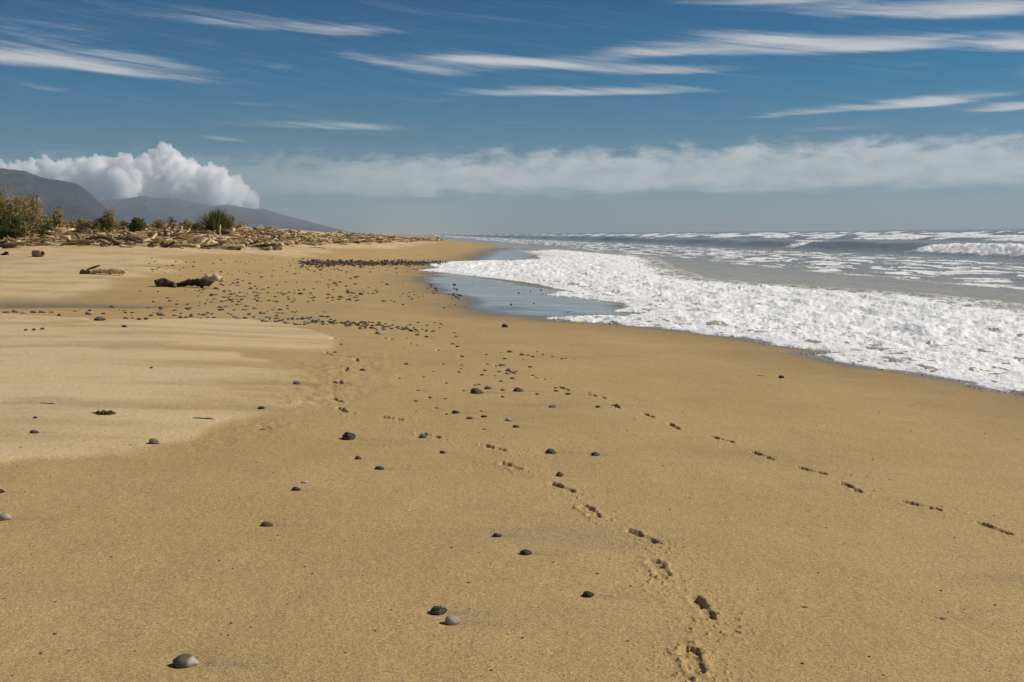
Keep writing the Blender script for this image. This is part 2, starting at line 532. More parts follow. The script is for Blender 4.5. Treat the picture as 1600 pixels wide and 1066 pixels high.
def ring_rows(d0, dfine, h, stepx, ratio, dend, ratio_far, dfar):
    rows = [d0]
    while rows[-1] < dend:
        d = rows[-1]
        r = stepx * d / (h * FPX)
        if d < dfine: r = max(r, .004)
        rows.append(d * (1 + min(r, ratio)))
    while rows[-1] < dfar:
        rows.append(rows[-1] * ratio_far)
    return np.array(rows)


azs = axis_cols(R(-27), R(27), 960, -math.pi, math.pi, 46)
ds = np.concatenate([[0.02, .3, .8, 1.4, 2.0, 2.6, 3.0], ring_rows(3.3, 3.6, 1.65, 1.25, .0125, 800, 1.25, 13500)])
D, A = np.meshgrid(ds, azs, indexing='ij')
BX, BY = D * np.sin(A), D * np.cos(A)
BH = H0(BX, BY)
fade = np.exp(-D / 60)
BH = BH + (0.022 * fbm(BX * .45, BY * .45, 3, seed=3) + 0.006 * fbm(BX * 2.2, BY * 2.2, 3, seed=8) + .0016 * fbm(BX * 16, BY * 16, 2, seed=9)) * np.clip(fade * 1.4, 0, 1)
BH += 0.10 * fbm(BX * .12, BY * .12, 3, seed=5) * smooth(45, 70, D) * smooth(.3, 1.0, BH) * smooth(600, 300, D)
BH += -0.004 * smooth(.2, .75, fbm(BX * .5, BY * 3.2, 3, seed=21)) * fade
chd = line_sd(BX, BY, CHANNEL)
BH -= 0.10 * np.exp(-(chd / 0.7) ** 2)

# pale dry sand, damp sand, wet sheen (properties of the sand that the water left)
wx = BX + 0.9 * fbm(BX * .35, BY * .35, 4, seed=31) * smooth(2, 12, D)
wy = BY + 1.6 * fbm(BX * .35, BY * .25, 4, seed=37) * smooth(2, 12, D)
dry = np.zeros_like(BX)
for k, P in enumerate(PALE):
    w_ = 0.13 if k == 0 else 0.6
    dry = np.maximum(dry, smooth(w_, -w_, poly_sd(wx, wy, P)))
thin = smooth(-.15, .45, fbm(BX * .28 + 3, BY * 1.1, 4, seed=41) + .25)
dry0 = dry.copy()
dry *= (0.18 + 0.82 * thin)
dry = np.maximum(dry, smooth(1.25, 1.6, BH) * smooth(40, 55, D) * .85)
BH += 0.018 * dry0 * smooth(0, .6, thin) * (D < 60)
fsd = poly_sd(BX, BY, FROTH)
damp = smooth(2.6, 0.2, fsd + .7 * fbm(BX * .4, BY * .4, 3, seed=51))
wet = np.maximum(smooth(.7, -1.2, poly_sd(wx, BY + .4 * fbm(BX * .4, BY * .4, 3, seed=52), POOL)), smooth(2.5, -2.5, poly_sd(BX, BY, POOL2)))
wet = np.maximum(wet, .66 * smooth(.80, .25, chd))
wet = np.maximum(wet, smooth(.6, -.1, fsd) * .8)
damp = np.maximum(damp, smooth(2.2, -.5, poly_sd(wx, wy, POOL)))
damp = np.maximum(damp, smooth(-0.05, -.40, BH) * smooth(25, 60, D) * .6)
damp = np.maximum(damp, smooth(2.4, .6, chd) * .35)

# darker mineral sand: faint wavy films
minr = smooth(.18, .6, fbm(BX * .35, BY * 1.25 + .5 * fbm(BX * .4, BY * .4, 2, seed=60), 4, seed=61)) * .75

# boot prints pressed into the sheet
def box_idx(cx, cy, r):
    return np.where((np.abs(BX - cx) < r) & (np.abs(BY - cy) < r))


def sole(l, w):
    """signed distance (roughly) to a boot sole, l towards the toe"""
    hw = np.interp(l, [-.15, -.12, -.085, -.03, .03, .085, .125, .15], [.018, .034, .037, .029, .037, .047, .036, .012])
    side = np.abs(w - .006 * np.sin(l * 14)) - hw
    end = np.abs(l) - .15
    return np.maximum(side, end)


prng = np.random.default_rng(11)
for trail, kind in ((TRAIL_R, 'r'), (TRAIL_L, 'l')):
    P = [at(*q) for q in trail]
    for i, p in enumerate(P):
        if i == 0 or i == len(P) - 1:
            continue
        h = P[i + 1] - P[i - 1]
        ang = math.atan2(h.y, h.x) + prng.normal(0, .12)
        left = (i % 2 == 0) if kind == 'l' else (i % 2 == 1)
        ang += .10 if left else -.10
        I = box_idx(p.x, p.y, .62)
        if len(I[0]) == 0: continue
        X, Y = BX[I] - p.x, BY[I] - p.y
        jx = .016 * fbm(BX[I] * 24, BY[I] * 24, 3, .6, seed=70 + i); jy = .016 * fbm(BX[I] * 22 + 50, BY[I] * 22, 3, seed=80 + i)
        sL = 1.0 + .05 * prng.normal()
        l = ((X + jx) * math.cos(ang) + (Y + jy) * math.sin(ang)) / sL
        w = -(X + jx) * math.sin(ang) + (Y + jy) * math.cos(ang)
        scuffed = kind == 'l' and p.y < 16 and i in (1, 3, 5, 7, 9)
        thin_ = .95 if scuffed else (.62 if kind == 'r' else .76)
        s = sole(l, w / thin_) * thin_
        dep = (.036 if kind == 'r' else .026) * prng.uniform(.85, 1.2)
        dep *= 1 + smooth(6.5, 12, p.y) * 1.3
        if scuffed: dep *= .68
        tread = .16 * np.sin(l * 2 * math.pi / .026 + 12 * np.abs(w)) * smooth(.0, -.01, s)
        prof = ((0.22 if kind == 'r' else .26) + (.78 if kind == 'r' else .74) * smooth(.012, .07, np.abs(l + .02)) + tread * .6)
        cut = smooth(.004, -.009, s) * dep * prof
        # shoe slides: the landward rim is worn flat in the scuffed prints
        lump = 0.0
        if scuffed:
            cut *= 0.55 + .75 * smooth(-.25, .35, fbm(BX[I] * 18, BY[I] * 18, 3, seed=90 + i))
            lump = .016 * smooth(.15, .6, fbm(BX[I] * 13, BY[I] * 13, 3, seed=95 + i)) * smooth(.20, .03, np.hypot(l - .10, w * 1.2))
        rim = (.007 if scuffed else .0025) * np.exp(-((s - .018) / .016) ** 2) * (s > 0)
        crumbs = .017 * smooth(.22, .55, fbm(BX[I] * 30, BY[I] * 30, 2, seed=99 + i)) * np.exp(-(np.hypot(l - (-.24 if not scuffed else -.2), w) / .16) ** 2)
        crumbs += .011 * smooth(.30, .6, fbm(BX[I] * 38, BY[I] * 38, 2, seed=199 + i)) * np.exp(-(np.hypot(l, w) / .26) ** 2) * (s > .01)
        BH[I] += -cut + rim + crumbs * (.45 if kind == 'r' else .8) + lump
# scuffed tracks on the left
for q, rr in (((540, 577), .9), ((525, 603), .7), ((560, 560), .7), ((480, 625), .6), ((415, 668), .35), ((330, 690), .3)):
    p = at(*q)
    I = box_idx(p.x, p.y, rr * 1.6)
    X, Y = BX[I] - p.x, (BY[I] - p.y) * .6
    BH[I] += .030 * fbm(BX[I] * 6, BY[I] * 5, 3, seed=int(q[0])) * np.exp(-(np.hypot(X, Y) / rr) ** 2 * 2)
# scour hollows and drawn-out tails of dark sand behind the stones (backwash runs to the sea)
stone_rec = []
for (px, py, wpx, hr, shade, label) in NEAR_STONES:
    p = at(px, py - wpx * hr * .28)
    w = wpx * math.hypot(p.x, p.y) / FPX
    stone_rec.append((p, w, hr, shade, label))
tail = np.zeros_like(BX)
_ms = [(at(px, py), w) for (px, py, w, s_) in MID_STONES]
for (p, w) in [(r[0], r[1]) for r in stone_rec] + [(p, w * p.length / FPX) for (p, w) in _ms]:
    I = box_idx(p.x + w * 1.2, p.y, max(w * 4.2, .2))
    if len(I[0]) == 0: continue
    X, Y = (BX[I] - p.x) / w, (BY[I] - p.y) / w
    Y = Y + .10 * X
    BH[I] -= .10 * w * np.exp(-((X / .75) ** 2 + (Y / .6) ** 2))
    wid = .26 + .10 * np.clip(X, 0, 5)
    t_ = smooth(.2, .7, X) * smooth(4.4, .9, X) * np.exp(-(Y / wid) ** 2) * (0.35 + .9 * smooth(-.3, .5, fbm(X * .9 + p.x * 3, Y * 5, 3, seed=int(abs(p.x) * 99))))
    tail[I] = np.maximum(tail[I], t_)
    BH[I] -= .035 * w * t_
minr = np.clip(minr + tail * .95, 0, 1)

sand_me = mesh_np('beach', np.stack([BX, BY, BH], -1).reshape(-1, 3), grid_quads(*BX.shape)[:, ::-1])
for nm, v in (('dry', dry), ('damp', damp), ('wet', wet), ('mineral', minr)):
    fattr(sand_me, nm, v)

m_sand, n, b = mat('sand')
pos = n.new('ShaderNodeNewGeometry').outputs['Position']
a_dry, a_damp, a_wet, a_min = [n.attr(k).outputs['Fac'] for k in ('dry', 'damp', 'wet', 'mineral')]
big = n.noise(pos, .55, 4, .55)
midn = n.noise(n.vmap(pos, (1, 3.2, 1)), 2.6, 4, .6)
grain = n.noise(pos, 135, 2, .8)
grain2 = n.noise(pos, 60, 3, .7)
base = n.mix(n.rng(big, .3, .7), (.432, .291, .126), (.470, .321, .146))
base = n.mix(n.rng(midn, .35, .75, 0, .35), base, (.380, .260, .120))
base = n.mix(n.m('MULTIPLY', a_dry, .95), base, (.62, .460, .255))
base = n.mix(n.m('MULTIPLY', a_min, .50), base, (.235, .195, .125))
base = n.mix(n.m('MULTIPLY', a_damp, .50), base, (.255, .180, .085))
base = n.mix(n.m('MULTIPLY', a_wet, .80), base, (.17, .142, .105))
gc = n.m('MULTIPLY', n.rng(grain, .28, .72, .55, 1.45, False), n.rng(grain2, .3, .7, .78, 1.22, False))
gcol = n.new('ShaderNodeCombineColor')
for i in range(3): n.l.new(gc, gcol.inputs[i])
base = n.mix(1.0, base, gcol.outputs[0], 'MULTIPLY')
vor = n.new('ShaderNodeTexVoronoi', feature='F1')
n.l.new(pos, vor.inputs['Vector'])
vor.inputs['Scale'].default_value = 55
sepc = n.new('ShaderNodeSeparateColor')
n.l.new(vor.outputs['Color'], sepc.inputs[0])
fleck = n.m('MULTIPLY', n.m('LESS_THAN', vor.outputs['Distance'], .22), n.m('GREATER_THAN', sepc.outputs[0], .90))
base = n.mix(n.m('MULTIPLY', fleck, .75), base, (.07, .052, .030))
fleck2 = n.m('MULTIPLY', n.m('LESS_THAN', vor.outputs['Distance'], .14), n.m('GREATER_THAN', sepc.outputs[1], .985))
base = n.mix(fleck2, base, (.75, .68, .5))
n.l.new(base, b.inputs['Base Color'])
rstr = n.noise(n.vmap(pos, (.25, 1.6, 1)), 1.0, 4, .6)
rough = n.m('SUBTRACT', .93, n.m('MULTIPLY', a_wet, n.rng(rstr, .3, .7, .78, .89, False)))
n.l.new(rough, b.inputs['Roughness'])
n.l.new(n.m('ADD', .12, n.m('MULTIPLY', a_wet, .75)), b.inputs['Specular IOR Level'])
bh = n.m('ADD', n.m('MULTIPLY', grain, .0022), n.m('MULTIPLY', grain2, .0040))
bh = n.m('ADD', bh, n.m('MULTIPLY', n.noise(pos, 26, 3, .6), .007))
bh = n.m('MULTIPLY', bh, n.m('SUBTRACT', 1.0, n.m('MULTIPLY', a_wet, .97)))
bm_ = n.new('ShaderNodeBump')
bm_.inputs['Strength'].default_value = .75
bm_.inputs['Distance'].default_value = 1.0
n.l.new(bh, bm_.inputs['Height'])
n.l.new(bm_.outputs[0], b.inputs['Normal'])
beach = link('beach', sand_me, m_sand)
tag(beach, 'golden sand beach with two lines of boot prints', kind='structure')


def HB(x, y):
    """height of the finished sand sheet near a point"""
    d = math.hypot(x, y); a = math.atan2(x, y)
    i = min(max(np.searchsorted(ds, d), 1), len(ds) - 1); j = min(max(np.searchsorted(azs, a), 1), len(azs) - 1)
    td = (d - ds[i - 1]) / (ds[i] - ds[i - 1]); ta = (a - azs[j - 1]) / (azs[j] - azs[j - 1])
    return float((BH[i - 1, j - 1] * (1 - ta) + BH[i - 1, j] * ta) * (1 - td) + (BH[i, j - 1] * (1 - ta) + BH[i, j] * ta) * td)


# ------------------------------------------------------------------ the sea with its breakers and the froth running up the beach
CO = R(5.0)
saz = axis_cols(R(-9), R(27), 640, R(-60), R(178), 40)
sds = ring_rows(8.0, 9, 2.2, 1.25, .0085, 900, 1.10, 13500)
D, A = np.meshgrid(sds, saz, indexing='ij')
SX, SY = D * np.sin(A), D * np.cos(A)
U = SX * math.cos(CO) + SY * math.sin(CO)           # out to sea
V = -SX * math.sin(CO) + SY * math.cos(CO)          # along the shore
SG = H0(SX, SY)
Uw = U + 3.0 * fbm(V / 45, U / 60, 3, seed=101) + smooth(120, 400, U) * 14 * fbm(V / 160, U / 200, 2, seed=102)
SZ = np.full_like(SX, SEA_Z)
foam = np.zeros_like(SX)
#        u   height shoreward/seaward width, share of crest that breaks, seed, along-shore shift
WAVES = [(29, .16, 3.0, 5.0, .0, 1), (48, 1.25, 2.4, 8.0, .46, 2), (72, .55, 3.0, 9.0, .30, 3), (103, .80, 2.8, 9.0, .55, 4), (135, .8, 3.0, 10.0, .62, 5), (172, .95, 3.4, 11.0, .52, 6), (215, .9, 4.0, 12.0, .55, 7), (270, 1.1, 4.5, 13, .5, 8), (345, .9, 5, 15, .35, 9), (430, .8, 6, 18, .25, 10), (560, .8, 7, 22, .15, 11)]
for (uc, hgt, ws, wo_, brk, sd_) in WAVES:
    q = Uw - uc
    sh = np.where(q < 0, np.exp(-(q / ws) ** 2), np.exp(-(q / wo_) ** 2))
    along = .72 + .45 * fbm(V / 30 + sd_ * 7, V * 0 + sd_ * 3.3, 3, seed=110 + sd_)
    SZ += hgt * sh * np.clip(along, .25, 1.3)
    if brk > 0:
        bn = fbm(V / 26 + sd_ * 13, V * 0 + sd_, 3, seed=140 + sd_) * .75 + .5
        if sd_ == 2:      # the wave that breaks near the frame edge and at one small plume
            bn = .35 * bn + .62 * smooth(106, 94, V + 0 * U) + .75 * np.exp(-((V - 129) / 3.0) ** 2)
        on = smooth(1 - brk - .06, 1 - brk + .10, bn)
        front = smooth(-ws * 1.9, -ws * .7, q) * smooth(wo_ * .45, ws * .1, q)
        tex = .55 + .75 * fbm(U * .8, V * .8, 4, seed=150 + sd_)
        foam = np.maximum(foam, on * front * np.clip(tex + .25, 0, 1.2))
        SZ += on * front * hgt * .35 * billow(U * 1.1, V * 1.1, 3, seed=170 + sd_)
        back = on * smooth(wo_ * 2.5, wo_ * .2, q) * (q > 0)
        foam = np.maximum(foam, back * smooth(.05, .5, fbm(U * .35, V * .12, 4, seed=160 + sd_)) * .55)
# chop
SZ += smooth(12, 30, U) * (.07 * fbm(U * .45, V * .25, 4, seed=180) + .03 * fbm(U * 1.7, V * .9, 3, seed=181)) * np.clip(1.3 - D / 900, .3, 1)
SZ = SEA_Z + (SZ - SEA_Z) * smooth(.02, -.55, SG - SEA_Z)
# lacy streaks behind the bore
lace = smooth(.02, .42, fbm(U * .55 + 1.2 * fbm(U * .2, V * .1, 2, seed=190), V * .13, 5, .6, seed=191) + .10)
zone = smooth(19.5, 24.5, Uw) * smooth(45, 36, Uw)
lace2 = smooth(-.12, .22, fbm(U * .8 + 1.0 * fbm(U * .3, V * .2, 2, seed=290), V * .2, 5, .62, seed=291))
foam = np.maximum(foam, zone * lace2 * .9)
foam = np.maximum(foam, .42 * smooth(45, 60, U) * smooth(110, 60, U) * lace)
foam = np.maximum(foam, smooth(18, 10, U) * .5 * lace)
foam = np.maximum(foam, .45 * smooth(.30, .62, fbm(U * .30, V * .07, 4, seed=195)) * smooth(400, 100, U))
# froth
jx = .35 * fbm(SX * 1.3, SY * .9, 4, seed=200); jy = .8 * fbm(SX * .9, SY * .5, 4, seed=203)
sdm = poly_sd(SX + jx, SY + jy * np.clip(D / 25, .4, 1.3), FROTH)
seaside = line_sd(SX, SY, FROTH[-12:])
sea_in = smooth(.3, 4.0, seaside + 1.8 * fbm(SX * .5, SY * .35, 3, seed=205))
ins = smooth(.10, -.25, sdm)
deep = smooth(0, -3.5, sdm) * sea_in
lump = billow(SX * 1.1, SY * .75, 4, .55, seed=210)
fine = billow(SX * 4.2, SY * 2.6, 3, .6, seed=220)
film = .015 + deep * (.06 + .20 * lump) + smooth(0, -.8, sdm) * (.05 * fine + .05 * lump) + .10 * deep * np.clip(fbm(SX * .5, SY * .35, 3, seed=230), -.5, 1)
spike = smooth(.40, .75, fbm(SX * 1.9, SY * 1.2, 4, .65, seed=240)) * deep
film += .20 * spike
base_z = np.maximum(SZ - .20 * sea_in, np.where(SG < SEA_Z, SEA_Z - .06, SG))
fz = base_z + film
SZ = SZ * (1 - ins) + np.maximum(fz, SZ) * ins
out = (sdm > .10) & (SG > SEA_Z - .02)
SZ = np.where(out, np.minimum(SZ, SG - .06), SZ)
SZ = np.where((sdm <= .1) & (ins < .25) & (SG > SEA_Z), SG - .02 + .05 * ins / .25, SZ)
hole = smooth(.10, -.10, fbm(SX * 2.1, SY * 1.3, 4, .6, seed=250) - .36 + .20 * smooth(-.2, -1.0, sdm) * smooth(-3.5, -1.2, sdm))
thick = np.clip(.92 + .45 * fbm(SX * .33, SY * .22, 3, seed=251), .6, 1)
dense = ins * np.clip(.34 + .80 * hole * thick + .35 * spike, 0, 1.15) * (.45 + .55 * sea_in)
foam = np.maximum(foam * (1 - ins * sea_in), dense)
sandy = np.clip(smooth(30, 14, U) * .95, 0, 1)

sea_me = mesh_np('sea', np.stack([SX, SY, SZ], -1).reshape(-1, 3), grid_quads(*SX.shape)[:, ::-1])
fattr(sea_me, 'foam', foam)
fattr(sea_me, 'rim', smooth(-2.6, -.1, sdm) * (sdm < .4))
fattr(sea_me, 'sandy', sandy)
m_sea, n, b = mat('sea_water')
pos = n.new('ShaderNodeNewGeometry').outputs['Position']
af = n.attr('foam').outputs['Fac']
asn = n.attr('sandy').outputs['Fac']
fn = n.noise(n.vmap(pos, (1, .8, 1)), 5.5, 5, .65)
fn2 = n.noise(pos, 19, 4, .65)
ff = n.m('ADD', af, n.m('ADD', n.m('MULTIPLY', n.m('SUBTRACT', fn, .5), .85), n.m('MULTIPLY', n.m('SUBTRACT', fn2, .5), .45)))
arim = n.attr('rim').outputs['Fac']
wob = n.new('ShaderNodeVectorMath', operation='ADD')
nwob = n.new('ShaderNodeTexNoise'); nwob.inputs['Scale'].default_value = 1.6; n.l.new(pos, nwob.inputs['Vector'])
n.l.new(pos, wob.inputs[0])
sw = n.new('ShaderNodeVectorMath', operation='SCALE'); n.l.new(nwob.outputs['Color'], sw.inputs[0]); sw.inputs['Scale'].default_value = .55
n.l.new(sw.outputs[0], wob.inputs[1])
cell = n.new('ShaderNodeTexVoronoi', feature='DISTANCE_TO_EDGE'); cell.inputs['Scale'].default_value = 2.3
n.l.new(wob.outputs[0], cell.inputs['Vector'])
cell2 = n.new('ShaderNodeTexVoronoi', feature='DISTANCE_TO_EDGE'); cell2.inputs['Scale'].default_value = 6.5
n.l.new(wob.outputs[0], cell2.inputs['Vector'])
lacy = n.m('ADD', n.rng(cell.outputs[0], .10, .34), n.m('MULTIPLY', n.rng(cell2.outputs[0], .10, .40), .45))
ff = n.m('SUBTRACT', ff, n.m('MULTIPLY', n.m('MULTIPLY', lacy, arim), .50))
ff = n.rng(ff, .26, .66)
wc = n.mix(asn, (.25, .225, .165), (.44, .35, .205))
fbig = n.noise(n.vmap(pos, (1, .6, 1)), .7, 4, .6)
fc = n.mix(n.rng(fn2, .3, .75), (.90, .885, .85), (.97, .96, .94))
fc = n.mix(n.rng(fbig, .52, .75, 0, .22), fc, (.70, .615, .46))
n.l.new(n.mix(ff, wc, fc), b.inputs['Base Color'])
n.l.new(n.rng(ff, 0, 1, .20, .85, False), b.inputs['Roughness'])
b.inputs['IOR'].default_value = 1.33
b.inputs['Specular IOR Level'].default_value = .42
wv = n.noise(n.vmap(pos, (1, .45, 1)), 2.2, 5, .6)
wv2 = n.noise(n.vmap(pos, (1, .5, 1)), .5, 4, .6)
hgt = n.m('ADD', n.m('ADD', n.m('MULTIPLY', wv, .10), n.m('MULTIPLY', wv2, .35)), n.m('MULTIPLY', ff, n.m('ADD', n.m('MULTIPLY', fn, .10), n.m('MULTIPLY', fn2, .050))))
bm_ = n.new('ShaderNodeBump')
bm_.inputs['Strength'].default_value = .6
bm_.inputs['Distance'].default_value = 1.0
n.l.new(hgt, bm_.inputs['Height'])
n.l.new(bm_.outputs[0], b.inputs['Normal'])
sea = link('sea', sea_me, m_sea)
tag(sea, 'grey-green sea with breakers and white froth running up the sand', kind='structure')

# ------------------------------------------------------------------ mountains far down the coast
def mountain(name, profile, dist, label, seed, rough_):
    """profile: (px, py) of the skyline"""
    azp, tane = [], []
    for px, py in profile:
        a_, e_ = pxdir(px, py)
        azp.append(a_); tane.append(math.tan(e_))
    azc = np.linspace(azp[0], azp[-1], 420)
    crest = np.interp(azc, azp, tane) * dist + EYE
    ts = np.concatenate([np.linspace(.55, 1.0, 60), np.linspace(1.01, 1.4, 18)])
    T_, Az = np.meshgrid(ts, azc, indexing='ij')
    Cr = np.broadcast_to(crest, T_.shape)
    X = dist * T_ * np.sin(Az); Y = dist * T_ * np.cos(Az)
    shape = np.where(T_ <= 1, smooth(.50, 1.04, T_) / smooth(.50, 1.04, np.array(1.0)), 1 - smooth(1.0, 1.45, T_))
    k = dist / 6000
    rid = billow(X / (520 * k), Y / (900 * k), 5, .55, seed=seed)
    fineb = fbm(X / (90 * k), Y / (90 * k), 3, seed=seed + 7)
    Z = Cr * shape - Cr * .75 * rid * np.clip(1 - T_, 0, 1) ** .7 * (T_ < 1) + Cr * rough_ * fineb * shape + 0
    Z = np.maximum(Z, -1)
    me = mesh_np(name, np.stack([X, Y, Z], -1).reshape(-1, 3), grid_quads(*X.shape)[:, ::-1])
    o = link(name, me, m_mount)
    tag(o, label, kind='structure')
    return o


m_mount, n, b = mat('haze_blued_forest')
pos = n.new('ShaderNodeNewGeometry').outputs['Position']
n1 = n.noise(pos, .004, 6, .6)
n2 = n.noise(pos, .02, 5, .65)
sepz = n.new('ShaderNodeSeparateXYZ')
n.l.new(pos, sepz.inputs[0])
c_ = n.mix(n.rng(n1, .35, .65), (.032, .038, .048), (.050, .056, .064))  # forest colour shifted to blue, painting in some of the distance haze
rk = n.m('MULTIPLY', n.rng(n2, .55, .68), n.rng(sepz.outputs[2], 190, 270))
c_ = n.mix(rk, c_, (.30, .29, .28))
n.l.new(c_, b.inputs['Base Color'])
b.inputs['Roughness'].default_value = .95
b.inputs['Specular IOR Level'].default_value = .1
mountain('mountain', [(-500, 300), (-300, 270), (-150, 262), (-60, 258), (0, 263), (38, 267), (70, 278), (98, 283), (122, 288), (134, 297), (150, 311), (168, 327), (190, 341), (215, 353), (250, 366), (300, 372)], 4600, 'dark forested mountain falling steeply towards the coast', 301, .022)
mountain('mountain', [(60, 330), (120, 318), (165, 313), (200, 310), (228, 306), (245, 310), (268, 309), (300, 316), (335, 322), (355, 320), (385, 325), (418, 328), (440, 335), (470, 343), (505, 352), (540, 361), (575, 366.5), (620, 369)], 10300, 'long pale blue ridge running down to the sea', 341, .018)

# ------------------------------------------------------------------ cumulus over the ridge: heaped billows of white cloud
m_cloud, n, b = mat('cumulus')
n.n.remove(b)
vol = n.new('ShaderNodeVolumePrincipled')
vol.inputs['Color'].default_value = (1, 1, 1, 1)
vol.inputs['Density'].default_value = .0095
vol.inputs['Anisotropy'].default_value = .0
n.l.new(vol.outputs[0], n.n['Material Output'].inputs['Volume'])


def ico(sub):
    bm = bmesh.new()
    bmesh.ops.create_icosphere(bm, subdivisions=sub, radius=1.0)
    v = np.array([p.co[:] for p in bm.verts]); f = np.array([[q.index for q in p.verts] for p in bm.faces])
    bm.free()
    return v, f


ICO = {k: ico(k) for k in (1, 2, 3)}


class Soup:
    """collects many small meshes with triangles or quads into one"""
    def __init__(s):
        s.v = []; s.f = []; s.n = 0; s.c = []

    def add(s, v, f, col=None):
        s.v.append(np.asarray(v, float)); s.f.append(np.asarray(f) + s.n); s.n += len(v)
        if col is not None: s.c.append(np.full(len(v), col))

    def mesh(s, name, smooth_=True):
        me = mesh_np(name, np.concatenate(s.v), np.concatenate(s.f), smooth_)
        if s.c: fattr(me, 'tone', np.concatenate(s.c))
        return me


def cumulus(name, lobes, dist, label, seed):
    """lobes: (px, py, radius px, depth shift)"""
    r_ = random.Random(seed)
    S_ = Soup()

    def ball(c, rad, sub):
        v, f = ICO[sub]
        S_.add(v * rad + np.array(c[:]), f)
    for (px, py, rp, dd) in lobes:
        d = ray(px, py); d.normalize()
        c = d * (dist + dd + r_.uniform(-900, 300)); c.z += EYE
        rad = rp * dist / FPX
        ball(c, rad, 3)
        for k in range(int(10 + rp * .6)):
            v = Vector((r_.gauss(0, 1), r_.gauss(0, 1), r_.gauss(.35, 1))); v.normalize()
            q = c + v * rad * r_.uniform(.85, 1.2)
            rr = rad * r_.uniform(.22, .5)
            ball(q, rr, 2)
            for k2 in range(3):
                v2 = (v + Vector((r_.gauss(0, .8), r_.gauss(0, .8), r_.gauss(.2, .8)))).normalized()
                ball(q + v2 * rr * .9, rr * r_.uniform(.3, .55), 1)
    me = S_.mesh(name)
    o = link(name, me, m_cloud)
    rm = o.modifiers.new('fuse', 'REMESH')
    rm.mode = 'VOXEL'
    rm.voxel_size = dist / FPX * 1.15
    tx = bpy.data.textures.new(name, 'CLOUDS')
    tx.noise_scale = dist / FPX * 7
    tx.noise_depth = 4
    dm = o.modifiers.new('ragged', 'DISPLACE')
    dm.texture = tx
    dm.texture_coords = 'GLOBAL'
    dm.strength = dist / FPX * 5.5
    dm.mid_level = .5
    tag(o, label, 'cloud')
    return o


cumulus('cumulus_cloud', [(260, 250, 16, 0), (246, 262, 18, 0), (272, 262, 18, -200), (255, 280, 26, 100), (285, 276, 18, -300), (300, 272, 14, 0), (305, 288, 22, -200), (325, 275, 14, -200), (330, 290, 20, -300), (345, 286, 16, 0), (352, 300, 18, -200), (370, 298, 14, 0),
                          (378, 308, 14, -300), (390, 310, 10, 0), (395, 320, 10, 0), (225, 262, 14, 300), (210, 270, 18, 200), (225, 288, 24, -200), (192, 262, 16, 500), (180, 278, 20, 300), (195, 298, 24, 0), (160, 260, 13, 800), (150, 272, 18, 600), (160, 294, 26, 300), (130, 262, 14, 800), (118, 276, 18, 600), (125, 298, 26, 500),
                          (100, 264, 13, 900), (85, 272, 15, 900), (90, 292, 22, 700), (70, 258, 10, 1200), (55, 270, 14, 1000), (55, 288, 20, 1000), (30, 266, 12, 1400), (20, 276, 14, 1400), (-5, 266, 13, 1600), (-40, 268, 18, 1600), (-90, 272, 22, 1600), (275, 302, 24, -200), (310, 308, 20, -200), (340, 314, 16, -300), (365, 318, 12, -300), (235, 308, 24, 0)],
        24000, 'tall white heaped cloud rising behind the blue ridge', 5)

# ------------------------------------------------------------------ haze: the sea air over the whole coast
hb = bmesh.new()
bmesh.ops.create_cube(hb, size=1.0)
for v in hb.verts:
    v.co = Vector((v.co.x * 31000, v.co.y * 31000, 400 if v.co.z > 0 else -6))
hme = bpy.data.meshes.new('haze')
hb.to_mesh(hme); hb.free()
m_haze, n, b = mat('haze')
n.n.remove(b)
vol = n.new('ShaderNodeVolumePrincipled')
vol.inputs['Color'].default_value = (.63, .77, .96, 1)
vol.inputs['Density'].default_value = 6.2e-5
vol.inputs['Anisotropy'].default_value = .1
n.l.new(vol.outputs[0], n.n['Material Output'].inputs['Volume'])
haze = link('haze', hme, m_haze)
tag(haze, 'thin sea haze lying over the whole coast', kind='stuff')

# ------------------------------------------------------------------ mesh stones
ORD = ['leftmost', 'second', 'third', 'fourth', 'fifth', 'sixth', 'seventh', 'eighth', 'ninth', 'tenth', 'eleventh', 'twelfth', 'thirteenth', 'fourteenth', 'fifteenth', 'sixteenth', 'seventeenth', 'eighteenth', 'nineteenth', 'twentieth']


def spell(recs, cat):
    """gives look-alikes their place from left to right"""
    by = {}
    for o, lb, gp in recs: by.setdefault(lb, []).append((o, gp))
    for lb, l_ in by.items():
        l_.sort(key=lambda t: t[0].location.x / t[0].location.y)
        for i, (o, gp) in enumerate(l_):
            lab = lb if len(l_) == 1 else (f'{lb}, leftmost' if i == 0 else (f'{lb}, rightmost' if i == len(l_) - 1 else f'{lb}, {ORD[min(i, 19)]} from left'))
            tag(o, lab, cat, gp)


def rows(recs, nrow, size_of, text, gp, cat):
    """labels a scatter row by row, far to near; recs: (object, shade word)"""
    recs = sorted(recs, key=lambda t: -t[0].location.length)
    rn = ['farthest', 'second farthest', 'third farthest', 'middle', 'third nearest', 'second nearest', 'nearest']
    rn = {3: [rn[0], rn[3], rn[6]], 4: [rn[0], rn[1], rn[5], rn[6]], 5: [rn[0], rn[1], rn[3], rn[5], rn[6]], 7: rn}[nrow]
    out_ = []
    for i, (o, sh_) in enumerate(recs):
        out_.append((o, f'{size_of(o)} {sh_} {cat} in the {rn[i * nrow // len(recs)]} row {text}', gp))
    spell(out_, cat)


